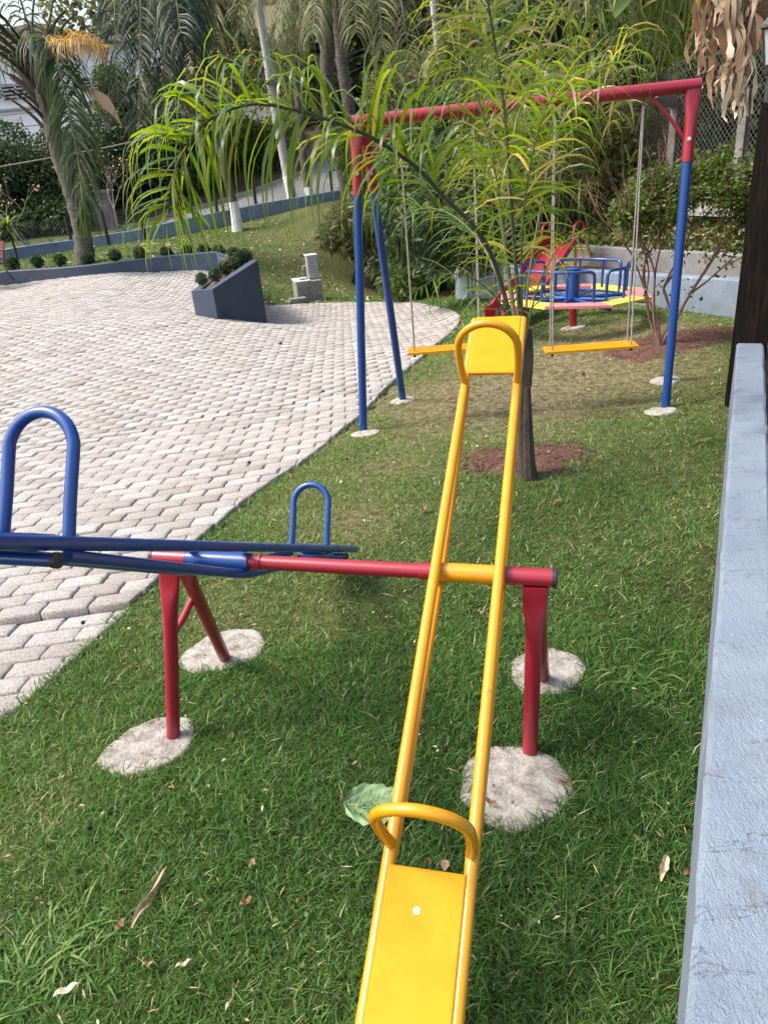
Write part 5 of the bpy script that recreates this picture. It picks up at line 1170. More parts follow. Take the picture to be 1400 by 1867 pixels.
# concrete fence posts with angled heads, chain link between
FPC = [(1345, 322, 162, 9.2, None), (1222, 330, 190, 10.4, (1197, 172)), (1138, 352, 272, 12.0, (1112, 258))]
fen = thing('hillside_fence', tuple(W(1222, 330, 10.4)), 'sagging chain link fence on weathered concrete posts across the bank', 'fence')
FB = []
for (px, pyb, pyt, Y_, arm) in FPC:
    a = W(px, pyb, Y_); t_ = W(px + .09 * (pyb - pyt), pyt, Y_); t_[:2] = a[:2]; a2 = a - UZ * .5; w_ = .10; mb = MB()
    mb.box((a2 + t_) / 2, (w_, w_, t_[2] - a2[2]), .5)
    if arm:
        e = W(arm[0], arm[1], Y_ - .25); dd = norm(e - t_); 
        s_ = norm(np.cross(dd, UZ)); u_ = np.cross(s_, dd); L_ = np.linalg.norm(e - t_) + .06
        mb.box((t_ + e) / 2, (w_ * .95, L_, w_ * .95), R=np.stack([s_, dd, u_], 1))
    mb.build('post', DCONC, fen, smooth=False); FB.append(a)
FB = [FB[0] + (FB[0] - FB[1]) * 1.1] + FB + [FB[-1] + (FB[-1] - FB[-2]) * 1.4]
chainlink('wire_mesh', FB, 1.35, .075, .0035, fen)
# sloping concrete footing wall under the fence
a = FB[0]; c = FB[2] + (FB[3] - FB[2]) * .3; nrm = norm(np.cross(c - a, UZ)); nrm = nrm * np.sign(nrm @ np.array([0, -1, 0]))
off = nrm * .16; mb = MB(); P = [a + off - UZ * .02, c + off - UZ * .02]; dl = -UZ * .40 + off * 1.0
mb.add([P[0], P[1], P[1] - off * 1.4, P[0] - off * 1.4, P[0] + dl, P[1] + dl * .8, P[1] + dl * .8 - off * 2, P[0] + dl - off * 2], [(0, 1, 2, 3), (4, 5, 1, 0), (7, 6, 5, 4), (3, 2, 6, 7), (0, 3, 7, 4), (1, 5, 6, 2)])
tag(mb.build('footing_wall', DCONC, smooth=False), 'weathered concrete footing sloping under the hillside fence', 'wall')
# dry leaves caught on the bank
C = np.array([W(x, y, 0.0001 + 1) for x, y in []]) if False else None
n = 420; S_ = RNG.uniform(.5, 6.5, n); T_ = RNG.uniform(0, 2.2, n); C = np.stack([BW[0][0] + bdir[0] * S_ + bn[0] * (.66 + T_), BW[0][1] + bdir[1] * S_ + bn[1] * (.66 + T_), bankz(S_, T_) + .1], -1)
D = rnd_dirs(n); D[:, 2] *= .3; N = rnd_dirs(n) * .5 + [0, -.5, 1]; N /= np.linalg.norm(N, axis=1)[:, None]; V, F, T = leafquads(C, D, N, RNG.uniform(.05, .16, n), RNG.uniform(.04, .09, n), RNG.uniform(.2, 1, n)); npmesh('fallen_leaves', V, F, DRYL, T, None, kind='stuff')

# ================================================================== LEFT MIDDLE DISTANCE: bare shrubs, spiky plants, bench
for (px, py, Y_, h_, sp, sd_, lab, lf) in ((60, 458, 23.4, 2.2, .55, 5, 'leafless pale shrub before the kerb wall at the left', 60), (218, 424, 26, 2.2, .5, 9, 'bare shrub with a few yellow flowers across the kerb behind the palm trunk', 50)):
    b_ = W(px, py, Y_); bare_shrub(b_, h_, sp, lab, TWIG, STRAW, lf, .10, .028, 5, sd_, .9, nst=3)
def spiky(px, py, Y_, r, n_, lab, lm=G_MID, stem=0):
    b_ = W(px, py, Y_); t = thing('spiky_plant', tuple(b_), lab, 'plant'); c = b_ + UZ * stem; mb = MB(); mb.tube([b_ - UZ * .1, (b_ + c) / 2 + [.05, 0, 0], c + UZ * .02], .03, 7); mb.build('stem', BARKD, t); parts = []
    for _ in range(n_):
        a = RNG.uniform(0, 6.28); d = norm([math.cos(a), math.sin(a), RNG.uniform(-.2, 1.3)]); Q = arc(c, d, r * RNG.uniform(.7, 1.1), .7, 4)
        parts.append(ribbon(Q[None], (r * .09 * np.array([.7, 1, .8, .5, .05]))[None], norm(np.cross(d, UZ))[None], np.array([np.clip(RNG.normal(.5, .2), 0, 1)])))
    V, F, T = merge(parts); npmesh('blades', V, F, lm, T, t)
spiky(35, 490, 20.3, .85, 50, 'spiky bright green rosette on a thin stem at the left edge, above the bench', stem=1.0)
spiky(103, 448, 25.5, .7, 34, 'low spiky grey green plant on the verge left of the palm trunk', G_BOX)
spiky(232, 424, 26.5, .75, 34, 'low spiky plant on the verge right of the gate pillar', G_BOX)
spiky(300, 440, 24.3, .7, 30, 'pale feathery plant on the verge behind the drooping frond tips', G_MID)
# bench at the left edge
def bench(px, py, Y_, w_, az_, lab, seatm, back=True):
    b_ = W(px, py, Y_); gz_ = b_[2]; t = thing('bench', tuple(b_), lab, 'bench'); cs, sn = math.cos(az_), math.sin(az_)
    def L(x, y, z): return np.array([b_[0] + x * cs - y * sn, b_[1] + x * sn + y * cs, gz_ + z])
    for s in (-1, 1):
        x = s * w_ / 2
        mb = MB(); mb.tube(bez([L(x, -.02, 0), L(x, .02, .12), L(x, .0, .25), L(x, .03, .42)], 4), .016, 8); mb.tube(bez([L(x, .52, -.02), L(x, .42, .14), L(x, .40, .40), L(x, .46, .62), L(x, .54, .84)], 4), .016, 8)
        mb.tube([L(x, .03, .41), L(x, .42, .38)], .014, 8); mb.tube(bez([L(x, .46, .64), L(x, .25, .67), L(x, .06, .66), L(x, .0, .62), L(x, .05, .58), L(x, .03, .42)], 4), .014, 8); mb.build('iron_side', IRON, t)
    R = np.array([[cs, -sn, 0], [sn, cs, 0], [0, 0, 1]])
    for i in range(4):
        mb = MB(); mb.box(L(0, .06 + i * .105, .425 - i * .008), (w_ + .06, .08, .025), R=R); mb.build('seat_slat', seatm, t, smooth=False)
    for i in range(4):
        mb = MB(); mb.box(L(0, .445 + i * .025, .52 + i * .095), (w_ + .06, .02, .075), R=R); mb.build('back_slat', seatm, t, smooth=False)
    return t
bench(-40, 515, LW[1][1] - .9, 1.3, rad(-35), 'wooden slat bench with iron sides cut by the left edge of the paved court', rough_mat('red_brown_slats', [(.3, (.14, .035, .03)), (.7, (.28, .08, .06))], 6))
bb = G(703, 517)
bench(709, 517, bb[1], 1.25, rad(62), 'iron sided bench with worn wooden slats beside the slate picnic table', BROWNW)
# ================================================================== PICNIC TABLE / HUT with slate drums
def drum(px, py, Y_, rx, h, cm, tm, lab):
    b_ = W(px, py, Y_); t = thing('round_counter', tuple(b_), lab, 'counter'); mb = MB(); mb.lathe(b_, [(rx, -.2), (rx, h)], 28); mb.build('drum', cm, t); mb = MB(); mb.lathe(b_, [(rx + .05, h), (rx + .05, h + .05), (rx * .5, h + .055)], 28); mb.build('top', tm, t)
PALEB = rough_mat('worn_pale_blue', [(.3, (.20, .26, .34)), (.7, (.42, .48, .56))], 5)
drum(703, 510, 22.8, .46, .62, PALEB, BROWNW, 'round pale blue counter with brown top behind the iron bench')
drum(737, 506, 22.6, .40, .80, SLATE, BROWNW, 'larger slate blue round counter right of the two posts')
for px, lab in ((713, 'left'), (727, 'right')):
    p = W(px, 507, 22.2); mb = MB(); mb.box(p + UZ * 1.1, (.16, .16, 2.6), .2); tag(mb.build('slate_post', SLATE, smooth=False), 'square slate blue post, %s of the pair between the round counters' % lab, 'post')
mb = MB(); p = W(832, 512, 17.2); p = W(799, 513, 18.5); mb.box(p + UZ * .5, (.12, .12, 1.4)); tag(mb.build('wooden_post', BROWNW, smooth=False), 'short red brown wooden post among the garden trees', 'post')
p = W(650, 513, 19.5); mb = MB(); mb.box(p + UZ * .12, (.16, .1, .3), R=np.array([[1, 0, .4], [0, 1, 0], [-.4, 0, 1]])); tag(mb.build('ground_spotlight', BLACK, smooth=False), 'small black garden spotlight at the foot of the slim tree', 'spotlight')

# ================================================================== STONE DRINKING FOUNTAIN
fb = G(566, 548); Yf = fb[1]; fz = fb[2]; sc_ = 1 / PXM(fb); print('fountain', fb, sc_)
fo = thing('stone_fountain', tuple(fb), 'small drinking fountain clad in stone with a tall back slab and basin, on the lawn', 'fountain')
ang = rad(14); cs, sn = math.cos(ang), math.sin(ang); R = np.array([[cs, -sn, 0], [sn, cs, 0], [0, 0, 1]])
def LF(x, y, z): return np.array([fb[0] + x * cs - y * sn, fb[1] + x * sn + y * cs, fz + z])
bwid, bdep, bh = 40 * sc_, .52, 34 * sc_ 
MORT = rough_mat('pale_mortar', [(.3, (.20, .19, .17)), (.7, (.32, .31, .28))], 20)
STM = [rough_mat('cladding_stone', [(.3, (.15, .15, .15)), (.7, (.25, .24, .23))], 9), rough_mat('cladding_stone', [(.3, (.24, .23, .21)), (.7, (.38, .36, .33))], 9), rough_mat('cladding_stone', [(.3, (.30, .26, .20)), (.7, (.44, .39, .31))], 9), rough_mat('cladding_stone', [(.3, (.40, .39, .37)), (.7, (.52, .50, .47))], 9)]
x0f = -22 * sc_; xs0, xs1 = x0f, x0f + bwid + 6 * sc_; sx0, sx1 = x0f + 27 * sc_, x0f + bwid + 6 * sc_; sh = 75 * sc_
t1 = .012
mb = MB(); W_ = xs1 - xs0
# basin shell: four walls and a floor
mb.box(LF((xs0 + xs1) / 2, .06, bh / 2 - .1), (W_, .12, bh + .2), R=R); mb.box(LF((xs0 + xs1) / 2, bdep - .06, bh / 2 - .1), (W_, .12, bh + .2), R=R)
mb.box(LF(xs0 + .06, bdep / 2, bh / 2 - .1), (.12, bdep - .242, bh + .2), R=R); mb.box(LF((sx0 + xs1) / 2, bdep / 2, bh / 2 - .1), (xs1 - sx0, bdep - .242, bh + .2), R=R); mb.box(LF((xs0 + .12 + sx0) / 2, bdep / 2, bh * .3), (sx0 - xs0 - .124, bdep - .244, .05), R=R)
mb.build('basin', MORT, fo, smooth=False)
mb = MB(); mb.box(LF((sx0 + sx1) / 2, bdep / 2, (bh + sh) / 2 + .002), (sx1 - sx0, bdep * .42, sh - bh), R=R); mb.build('back_slab', MORT, fo, smooth=False)
CAPW = rough_mat('white_tile', [(.3, (.55, .54, .52)), (.7, (.7, .69, .67))], 12)
for (a, c_, y0_, y1_) in ((xs0 - .01, sx0 - .002, -.01, .12), (xs0 - .01, sx0 - .002, bdep - .12, bdep + .01), (xs0 - .01, xs0 + .12, .122, bdep - .122)):
    mb = MB(); mb.box(LF((a + c_) / 2, (y0_ + y1_) / 2, bh + .012), (c_ - a, y1_ - y0_, .022), R=R); mb.build('rim_tile', CAPW, fo, smooth=False)
mb = MB(); mb.box(LF((sx0 + sx1) / 2, bdep / 2, sh + .014), (sx1 - sx0 + .02, bdep * .42 + .03, .022), R=R); mb.build('cap_tile', CAPW, fo, smooth=False)
mb = MB(); mb.tube([LF(sx0, bdep / 2, sh - .2), LF(sx0 - .09, bdep / 2, sh - .2), LF(sx0 - .10, bdep / 2, sh - .27)], .012, 8); mb.build('tap', STEEL, fo)
mb = MB(); mb.tube(bez([LF(sx0 - .10, bdep / 2, sh - .27), LF(sx0 - .12, bdep / 2, sh - .45), LF(sx0 - .1, bdep / 2, bh + .02)], 5), .005, 6); mb.build('drip_line', ROPE, fo)
# cladding stones: random polygon grid on the front and right faces
def clad(x0, x1, z0, z1, face, n1, n2, yoff):
    for i in range(n1):
        for j in range(n2):
            so = .35 * math.sin(j * 2.4) * (x1 - x0) / n1; gx0, gx1 = max(x0, x0 + (x1 - x0) * i / n1 + (so if i else 0)), min(x1, x0 + (x1 - x0) * (i + 1) / n1 + (so if i < n1 - 1 else 0)); gz0, gz1 = z0 + (z1 - z0) * j / n2, z0 + (z1 - z0) * (j + 1) / n2
            g = .006; jx = (gx1 - gx0) * .16; jz = (gz1 - gz0) * .16
            pts = [(gx0 + g + abs(RNG.normal(0, jx)) * .5, gz0 + g + abs(RNG.normal(0, jz)) * .5), (gx1 - g - abs(RNG.normal(0, jx)) * .5, gz0 + g + abs(RNG.normal(0, jz)) * .3), (gx1 - g - abs(RNG.normal(0, jx)) * .3, (gz0 + gz1) / 2), (gx1 - g - abs(RNG.normal(0, jx)) * .5, gz1 - g - abs(RNG.normal(0, jz)) * .4), (gx0 + g + abs(RNG.normal(0, jx)) * .4, gz1 - g - abs(RNG.normal(0, jz)) * .4)]
            h = .010 + abs(RNG.normal(0, .003)); mb = MB(); V = []
            for d_ in (0, h):
                for (a, z) in pts: V.append(LF(a, yoff - d_, z) if face == 'f' else LF(yoff + d_, a, z))
            V += [V[5 + k] * 1 for k in range(0)]
            m_ = 5; F = [(k, (k + 1) % m_, m_ + (k + 1) % m_, m_ + k) for k in range(m_)] + [tuple(range(m_, 2 * m_))]; mb.add(V, F); mb.build('stone', random.choice(STM[:3] if z1 <= bh + .01 else STM[3:]), fo, smooth=False)
clad(xs0, xs1, 0, bh - .004, 'f', 10, 8, 0); clad(0, bdep, 0, bh - .004, 's', 8, 8, xs1)
clad(sx0, sx1, bh + .03, sh, 'f', 4, 9, bdep * .29 )
p = G(541, 551); mb = MB(); mb.box(p + UZ * .02, (.42, .28, .05), .3); mb.box(p + UZ * .065 + [.03, .02, 0], (.34, .24, .035), .2); tag(mb.build('stone_step', GREYC, smooth=False), 'two flat stone slabs stacked at the foot of the fountain', 'stone step')

# ================================================================== BARE SOIL PATCHES
def patch(px, py, rx, ry, lab, rz=0):
    c = G(px, py); n = 36; V = []; rings = [(1, -.012), (.86, .006), (.6, .012), (.3, .012)]
    w_ = [1 + .16 * math.sin(3 * j * .1745 + px) + .12 * math.sin(5 * j * .1745 + py) + random.uniform(-.12, .12) for j in range(n)]
    for s, dz in rings:
        for j in range(n):
            a = j * 2 * math.pi / n; x, y = rx * w_[j] * math.cos(a) * s, ry * w_[j] * math.sin(a) * s; X_, Y_ = c[0] + x * math.cos(rz) - y * math.sin(rz), c[1] + x * math.sin(rz) + y * math.cos(rz)
            V.append((X_, Y_, 0))
    V.append((c[0], c[1], 0)); V = np.array(V); V[:, 2] = hgt(V[:, 0], V[:, 1]) + np.concatenate([np.full(n, r[1]) for r in rings] + [[.012]]) + RNG.normal(0, .007, len(V))
    m_ = 4; F = [(i * n + j, i * n + (j + 1) % n, (i + 1) * n + (j + 1) % n, (i + 1) * n + j) for i in range(m_ - 1) for j in range(n)] + [((m_ - 1) * n + j, (m_ - 1) * n + (j + 1) % n, m_ * n) for j in range(n)]
    mb = MB(); mb.add(V, F); o = mb.build('soil_patch', SOIL, kind='structure'); SOILP.append((c[:2], rx, ry, rz)); return o
SOILP = []
patch(955, 838, .42, .30, '', -.05); patch(1215, 628, .62, .30, '', .1); patch(1262, 612, .42, .22, '')
patch(690, 432, .8, .5, ''); patch(820, 530, .5, .3, '')

# crumbs of soil, roots and scraps over the bare patches
V_, F_, T_ = [], [], []; k_ = 0
for (cc, rx, ry, rz) in SOILP[:3]:
    n = 900; a = RNG.uniform(0, 6.28, n); r = RNG.random(n) ** .5 * 1.1; x, y = rx * r * np.cos(a), ry * r * np.sin(a)
    X_, Y_ = cc[0] + x * math.cos(rz) - y * math.sin(rz), cc[1] + x * math.sin(rz) + y * math.cos(rz); Z_ = hgt(X_, Y_) + .012; s_ = .004 + .012 * RNG.random(n) ** 3
    oc_ = np.array([[1, 0, 0], [0, 1, 0], [-1, 0, 0], [0, -1, 0], [0, 0, .8]], float)
    P = np.stack([X_, Y_, Z_], -1)[:, None] + oc_[None] * s_[:, None, None] * RNG.uniform(.6, 1.4, (n, 5, 3)); V_.append(P.reshape(-1, 3)); b_ = k_ + np.arange(n) * 5
    F_ += [np.stack([b_ + i, b_ + (i + 1) % 4, b_ + 4], -1) for i in range(4)]; k_ += n * 5
npmesh('soil_crumbs', np.concatenate(V_), np.concatenate(F_), SOIL, None, None, kind='stuff')
# ================================================================== GRASS
def cam_uv(P):
    q = P - EYE; d = q @ FWD; return CX + FPX * (q @ RGT) / np.maximum(d, .05), CY - FPX * (q @ UPV) / np.maximum(d, .05), d
WALLN = np.array([wd[1], -wd[0]])
def grass_zone(n, r0, r1, hL, wB, seed, segs=3, clump=0.0):
    rg = np.random.default_rng(seed); r = np.sqrt(rg.uniform(r0 ** 2, r1 ** 2, n)); a = rg.uniform(rad(-66 if r0 < 3 else -52), rad(48), n)
    x = r * np.sin(a); y = r * np.cos(a)
    ok = ~inpoly(x, y, PAVE)
    # ragged fringe over the paving edge
    x2 = x + rg.normal(0, .018, n); y2 = y + rg.normal(0, .018, n)
    z = hgt(x2, y2)
    u, v, d = cam_uv(np.stack([x2, y2, z], -1)); ok &= (d > .1) & (u > -700) & (u < 1560) & (v < 2250) & (v > 330)
    # right of the garden wall, footings, soil
    ok &= ((np.stack([x2, y2], -1) - wa) @ WALLN < -.005) | ((np.stack([x2, y2], -1) - wb) @ wd > .05)
    for cc, rr, Vp in FOOT:
        m_ = (np.hypot(x2 - cc[0], y2 - cc[1]) < rr * 1.2) & ok; idx = np.nonzero(m_)[0]
        Vq = cc + (Vp - cc) * .93
        ok[idx] &= ~inpoly(x2[idx], y2[idx], Vq)
    for cc, rx, ry, rz in SOILP:
        dx, dy = x2 - cc[0], y2 - cc[1]; q = ((dx * math.cos(rz) + dy * math.sin(rz)) / rx) ** 2 + ((-dx * math.sin(rz) + dy * math.cos(rz)) / ry) ** 2
        ok &= rg.random(n) < np.clip((q - .35 - .45 * np.sin(x2 * 23 + 2 * np.sin(y2 * 31)) * np.sin(y2 * 19)) * 1.4, .07, 1)
    # behind blue retaining wall
    ok &= ((np.stack([x2, y2], -1) - BW[1]) @ bn) < .0
    lim = np.interp(x2, [p[0] for p in KW], [p[1] for p in KW]); ok &= y2 < lim
    # behind the low wall only from its far face
    x, y, z = x2[ok], y2[ok], z[ok]; n = len(x); dr = dryness_and_shade(x, y)
    nz = .5 + .5 * np.sin(x * 9 + 2 * np.sin(y * 7)) * np.sin(y * 8 + 2 * np.sin(x * 6))
    fine = .5 + .5 * np.sin(x * 31 + 3 * np.sin(y * 23)) * np.sin(y * 29 + 2 * np.sin(x * 17))
    nz = .6 * nz + .4 * fine
    bare = rg.random(n) < (.10 + .45 * (dr > .7) + .25 * (fine < .22)); k = ~bare; x, y, z, dr, nz = x[k], y[k], z[k], dr[k], nz[k]; n = len(x)
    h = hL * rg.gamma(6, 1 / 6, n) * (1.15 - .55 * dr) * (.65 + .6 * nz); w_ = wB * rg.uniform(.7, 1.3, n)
    az_ = rg.uniform(0, 2 * math.pi, n); lean = rg.uniform(.15, 1.5, n); dx, dy = np.cos(az_), np.sin(az_)
    B = np.stack([x, y, z - .004], -1); H = np.stack([dx * lean, dy * lean, np.ones(n)], -1); H /= np.linalg.norm(H, axis=1)[:, None]
    face = rg.uniform(0, 2 * math.pi, n); S = np.stack([np.cos(face), np.sin(face), np.zeros(n)], -1)
    bend = rg.uniform(.2, .9, n)[:, None] * np.stack([dx, dy, -np.ones(n) * .35], -1)
    P0 = B; P1 = B + H * (h * .5)[:, None]; P2 = B + H * h[:, None] + bend * (h * .55)[:, None]
    P2[:, 2] = np.maximum(P2[:, 2], z + .003)
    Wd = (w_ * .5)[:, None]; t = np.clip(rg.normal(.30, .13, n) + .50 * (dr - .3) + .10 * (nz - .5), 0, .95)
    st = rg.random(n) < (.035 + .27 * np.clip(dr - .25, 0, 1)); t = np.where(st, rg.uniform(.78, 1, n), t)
    V = np.stack([P0 - S * Wd, P0 + S * Wd, P1 + S * Wd * .9, P1 - S * Wd * .9, P2], 1).reshape(-1, 3).astype(np.float32)
    b_ = np.arange(n) * 5; T3 = np.concatenate([np.stack([b_, b_ + 1, b_ + 2], -1), np.stack([b_, b_ + 2, b_ + 3], -1), np.stack([b_ + 3, b_ + 2, b_ + 4], -1)])
    return V, T3, np.repeat(t, 5)
GZ = [grass_zone(205000, .35, 2.6, .033, .0038, 1), grass_zone(250000, 2.5, 5.2, .029, .0050, 2), grass_zone(210000, 5.0, 9.5, .028, .0080, 3), grass_zone(110000, 9.0, 16, .045, .018, 4), grass_zone(90000, 15, 29, .05, .034, 5)]
V, F, T = merge(GZ); print('grass tris', len(F))
npmesh('grass', V, F, GRASS, T, None, kind='stuff')
# taller weed tuft bottom left, and coarse blades near the wall
def tuft(px, py, n_, L, w_, spread, lab, name='grass_tuft', ti=.35):
    c = G(px, py); parts = []
    for _ in range(n_):
        p = c + [RNG.normal(0, spread), RNG.normal(0, spread), 0]; p[2] = h1(p[0], p[1]) - .003; a = RNG.uniform(0, 6.28); d = norm([math.cos(a) * .8, math.sin(a) * .8, RNG.uniform(.4, 1.3)])
        Q = arc(p, d, L * RNG.uniform(.5, 1.1), RNG.uniform(.8, 2), 6); Q[:, 2] = np.maximum(Q[:, 2], c[2] - .02); parts.append(ribbon(Q[None], (w_ * np.array([.6, .9, 1, .9, .7, .4, .05]))[None], norm(np.cross(d, UZ))[None], np.array([np.clip(RNG.normal(ti, .14), 0, .9)])))
    V, F, T = merge(parts); return npmesh('grass_tuft', V, F, GRASS, T, None, smooth=True, kind='stuff')
tuft(95, 1760, 120, .13, .006, .07, 'long coarse grass tuft at the bottom left of the lawn', ti=.42)
tuft(1200, 1230, 70, .13, .008, .09, 'coarse broad bladed grass tuft beside the pale blue wall, right of the rear footing', ti=.42)
tuft(1165, 1265, 40, .11, .007, .06, 'smaller coarse tuft left of the one beside the pale blue wall', ti=.45)
tuft(25, 1500, 40, .07, .004, .08, 'thin straw coloured tuft at the left edge of the lawn', ti=.85)

# small round leaved weeds in the turf
rg = np.random.default_rng(77); pts = []
for (px, py, k, sp) in ((1150, 850, 26, .10), (1195, 1080, 22, .06), (1185, 1280, 26, .07), (905, 1080, 12, .05), (440, 1265, 20, .06), (1080, 1700, 22, .07), (330, 1560, 18, .06), (720, 1180, 14, .06), (60, 1640, 18, .06), (560, 1700, 16, .06)):
    c = G(px, py); pts.append(c + np.column_stack([rg.normal(0, sp, k), rg.normal(0, sp, k), rg.uniform(.018, .034, k)]))
C = np.concatenate(pts); n = len(C); D = rnd_dirs(n); D[:, 2] *= .2; D /= np.linalg.norm(D, axis=1)[:, None]; N = rnd_dirs(n) * .4 + [0, 0, 1]; N /= np.linalg.norm(N, axis=1)[:, None]
V, F, T = leafquads(C, D, N, rg.uniform(.010, .020, n), rg.uniform(.008, .015, n), rg.uniform(.35, .7, n), .1); npmesh('lawn_weeds', V, F, G_MID, T, None, kind='stuff')
# ================================================================== FALLEN LEAVES, SEEDS
def curled(px, py, L, w_, az_, curl, lab, mat=DRYL, ti=.7, twist=0, name='dry_leaf', lift=.032):
    c = G(px, py); k = 11; m_ = 7; V = []; d = np.array([math.cos(az_), math.sin(az_), 0]); s = np.array([-d[1], d[0], 0]); T = []
    for i in range(k):
        u = i / (k - 1); wd_ = w_ * max(.04, math.sin(math.pi * min(1, u * .93 + .05)) ** .8) * (1 + .12 * math.sin(u * 17 + px))
        tw = twist * u; ss = s * math.cos(tw) + UZ * math.sin(tw); nn = UZ * math.cos(tw) - s * math.sin(tw)
        for j in range(m_):
            v = (j / (m_ - 1) - .5) * 2; ang_ = v * curl
            R_ = wd_ / max(curl, .05) ; V.append(c + d * (u - .5) * L + ss * R_ * math.sin(ang_) * .5 + nn * (R_ * (1 - math.cos(ang_)) * .5) + UZ * (lift + .006 * math.sin(u * 9) + .05 * L * math.sin(u * 3.1))); T.append(ti + .08 * math.sin(v * 9) - .12 * (abs(v) < .1))
    F = np.array([(i * m_ + j, i * m_ + j + 1, (i + 1) * m_ + j + 1, (i + 1) * m_ + j) for i in range(k - 1) for j in range(m_ - 1)])
    return tag(npmesh(name, np.array(V), F, mat, np.clip(np.array(T), 0, 1), None, smooth=True), lab, 'leaf')
curled(278, 1648, .19, .034, rad(74), 1.4, 'long twisted pale brown leaf lying on the grass at the lower left', ti=.78, twist=2.6)
curled(1207, 1598, .085, .036, rad(60), 1.7, 'pale tan curled leaf near the foot of the pale blue wall', ti=.92, twist=.5)
curled(1262, 1606, .055, .034, rad(10), 1.2, 'dark grey brown dead leaf touching the pale blue wall', ti=.1)
curled(893, 1478, .05, .022, rad(-35), 1.8, 'glossy brown curled leaf on the edge of the largest footing', ti=.3, lift=.035)
curled(1024, 1436, .022, .018, rad(20), .9, 'small brown leaf on the right side of the largest footing', ti=.4, lift=.03)
curled(812, 1593, .032, .028, rad(80), .5, 'small round papery brown leaf in front of the near yellow seat', ti=.62)
curled(783, 1587, .025, .02, rad(100), 1.2, 'small reddish folded leaf left of the papery round one', ti=.25)
curled(225, 1700, .035, .02, rad(60), .6, 'orange brown leaf below the long twisted leaf', ti=.3)
curled(340, 1772, .04, .012, rad(20), .8, 'slender straw coloured leaf at the lower left of the lawn', ti=.95)
curled(275, 1773, .028, .012, rad(0), .8, 'short pinkish dry leaf left of the slender straw one', ti=.7)
curled(453, 1658, .04, .018, rad(30), .6, 'dark orange brown leaf left of the yellow seat', ti=.25)
curled(463, 1589, .03, .022, rad(70), 1.0, 'light brown folded leaf left of the near yellow handle', ti=.6)
curled(1280, 813, .13, .04, rad(20), .7, 'pale silvery green leaf on the grass near the lantern post', G_YPALM, .9)
curled(773, 938, .05, .04, rad(20), .9, 'reddish brown leaf on the grass left of the left yellow rail', ti=.3)
curled(1012, 925, .05, .04, rad(60), .9, 'brown leaf on the grass right of the right yellow rail', ti=.35)
curled(622, 888, .03, .02, rad(60), .9, 'pale scrap of leaf just above the far blue handle', ti=.98)
curled(692, 768, .09, .05, rad(10), .8, 'pale green leaf beside the near left swing footing', G_YPALM, .7)
curled(128, 1820, .06, .02, rad(25), .7, 'white edged dead leaf below the coarse tuft at the bottom left', ti=1.0)
# big broad leaf under the near handle
c = G(688, 1487); big = thing('broad_leaf', tuple(c), 'large pale green veined leaf lying under the near yellow handle', 'leaf')
LEAFG, nt, b = _mat('pale_broad_leaf'); b.inputs['Roughness'].default_value = .55
nt.links.new(ramp(nt, noise(nt, 14, 6, .7), [(.3, (.12, .21, .085)), (.6, (.17, .27, .12)), (.85, (.23, .32, .165))]), b.inputs['Base Color'])
VEIN = rough_mat('leaf_vein', [(.3, (.24, .31, .16)), (.7, (.32, .40, .22))], rough=.6, bs=.1)
az_ = rad(-12); d = np.array([math.cos(az_), math.sin(az_), 0]); s = np.array([-d[1], d[0], 0]); R0 = .098
def lp(u, v): # u -1..1 along, v -1..1 across
    w_ = R0 * .80 * math.sqrt(max(0, 1 - u * u)) * (1 + .04 * math.sin(u * 21)); zz_ = .030 + .018 * abs(v) - .006 * math.cos(v * 11 + u * 2) * abs(v) + .012 * u * u + .004 * math.sin(abs(v) * 14 - u * 12)
    return c + d * u * R0 + s * v * w_ + UZ * zz_
V = []; nu, nv = 26, 22
for i in range(nu):
    u = -.995 + 1.99 * i / (nu - 1)
    for j in range(nv): V.append(lp(u, -1 + 2 * j / (nv - 1)))
F = np.array([(i * nv + j, i * nv + j + 1, (i + 1) * nv + j + 1, (i + 1) * nv + j) for i in range(nu - 1) for j in range(nv - 1)])
npmesh('blade', np.array(V), F, LEAFG, None, big, smooth=True)
mb = MB(); mb.tube([lp(u, 0) + UZ * .0012 for u in np.linspace(-.98, .98, 14)], np.linspace(.0022, .0008, 14), 6)
for k in range(-6, 6):
    u0 = k / 6.5
    for sg in (-1, 1): mb.tube([lp(min(.97, u0 + .25 * q_), sg * q_ * .93) + UZ * .0008 for q_ in np.linspace(0, 1, 6)], np.linspace(.0012, .0004, 6), 5)
mb.build('veins', VEIN, big)
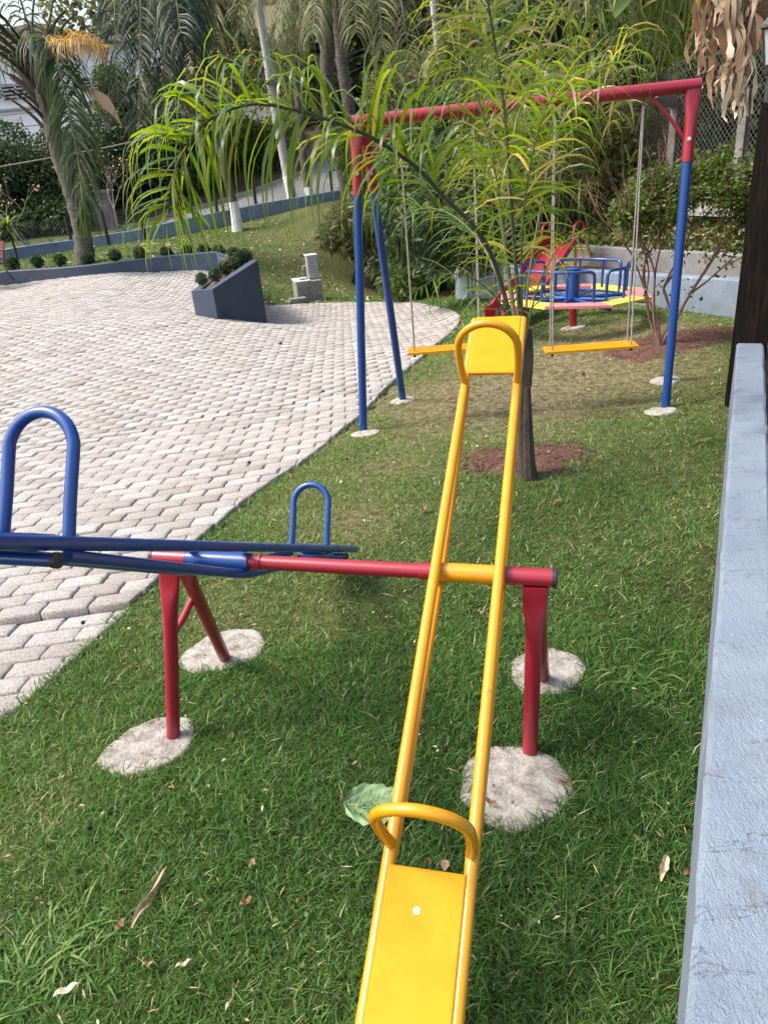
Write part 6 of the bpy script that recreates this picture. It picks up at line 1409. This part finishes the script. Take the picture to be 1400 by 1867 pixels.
# dark round seeds
def seed(px, py, r, lab):
    c = G(px, py); mb = MB(); pr = [(.2 * r, 0), (.8 * r, .25 * r), (r, .8 * r), (.85 * r, 1.4 * r), (.4 * r, 1.75 * r)]; mb.lathe(c + UZ * .012, pr, 9, .12); return tag(mb.build('seed_pod', BLACK), lab, 'seed pod')
seed(166, 1516, .011, 'knobbly black seed pod on the grass at the lower left'); seed(1207, 1170, .010, 'black seed pod on the grass left of the pale blue wall')
seed(633, 842, .012, 'small black seed pod on grass between swing and blue seesaw'); seed(1063, 686, .014, 'black seed pod on the grass left of the right swing legs')
seed(589, 721, .022, 'black seed pod on paving left of the near left swing leg'); seed(154, 1142, .011, 'black seed pod on the lowest strip of pavers'); seed(512, 632, .03, 'brown dry clump lying on the paving below the planter')
seed(455, 850, .016, 'black seed pod on the paving right of the near blue handle'); seed(447, 788, .018, 'tiny black seed pod on the middle of the paving')
# litter: many small scraps nobody would count
def litter(name, n, r0, r1, L, tint0, tint1, seed_, mat=DRYL, hi=.02, onpave=False, wf=1):
    rg = np.random.default_rng(seed_); r = np.sqrt(rg.uniform(r0 ** 2, r1 ** 2, n)); a = rg.uniform(rad(-40), rad(35), n); x, y = r * np.sin(a), r * np.cos(a)
    ok = inpoly(x, y, PAVE) == onpave
    ok &= (((np.stack([x, y], -1) - wa) @ WALLN) < -.01) | ((np.stack([x, y], -1) - wb) @ wd > .05); ok &= ((np.stack([x, y], -1) - BW[1]) @ bn) < 0; ok &= y < np.interp(x, [p[0] for p in KW], [p[1] for p in KW])
    x, y = x[ok], y[ok]; n = len(x); C = np.stack([x, y, hgt(x, y) + rg.uniform(.4, 1, n) * hi], -1); D = rnd_dirs(n); D[:, 2] *= .25; D /= np.linalg.norm(D, axis=1)[:, None]; N = rnd_dirs(n) * .6 + [0, 0, 1]; N /= np.linalg.norm(N, axis=1)[:, None]
    V, F, T = leafquads(C, D, N, L * rg.uniform(.4, 1.4, n), L * wf * rg.uniform(.25, .6, n), rg.uniform(tint0, tint1, n), .3); npmesh(name, V, F, mat, T, None, kind='stuff')
litter('leaf_litter', 330, .8, 3.2, .019, .15, 1, 21, hi=.028); litter('leaf_litter', 600, 3.2, 9, .028, .15, 1, 22, hi=.03)
litter('leaf_litter', 2600, 14, 27, .09, .85, 1, 23, hi=.05); litter('leaf_litter', 60, 2.5, 14, .03, .1, .6, 24, hi=.045, onpave=True)
litter('fallen_twigs', 160, .9, 4, .05, .3, .9, 25, hi=.03, wf=.12)
print('objects', len(bpy.data.objects), 'tris', sum(len(m.polygons) for m in bpy.data.meshes))
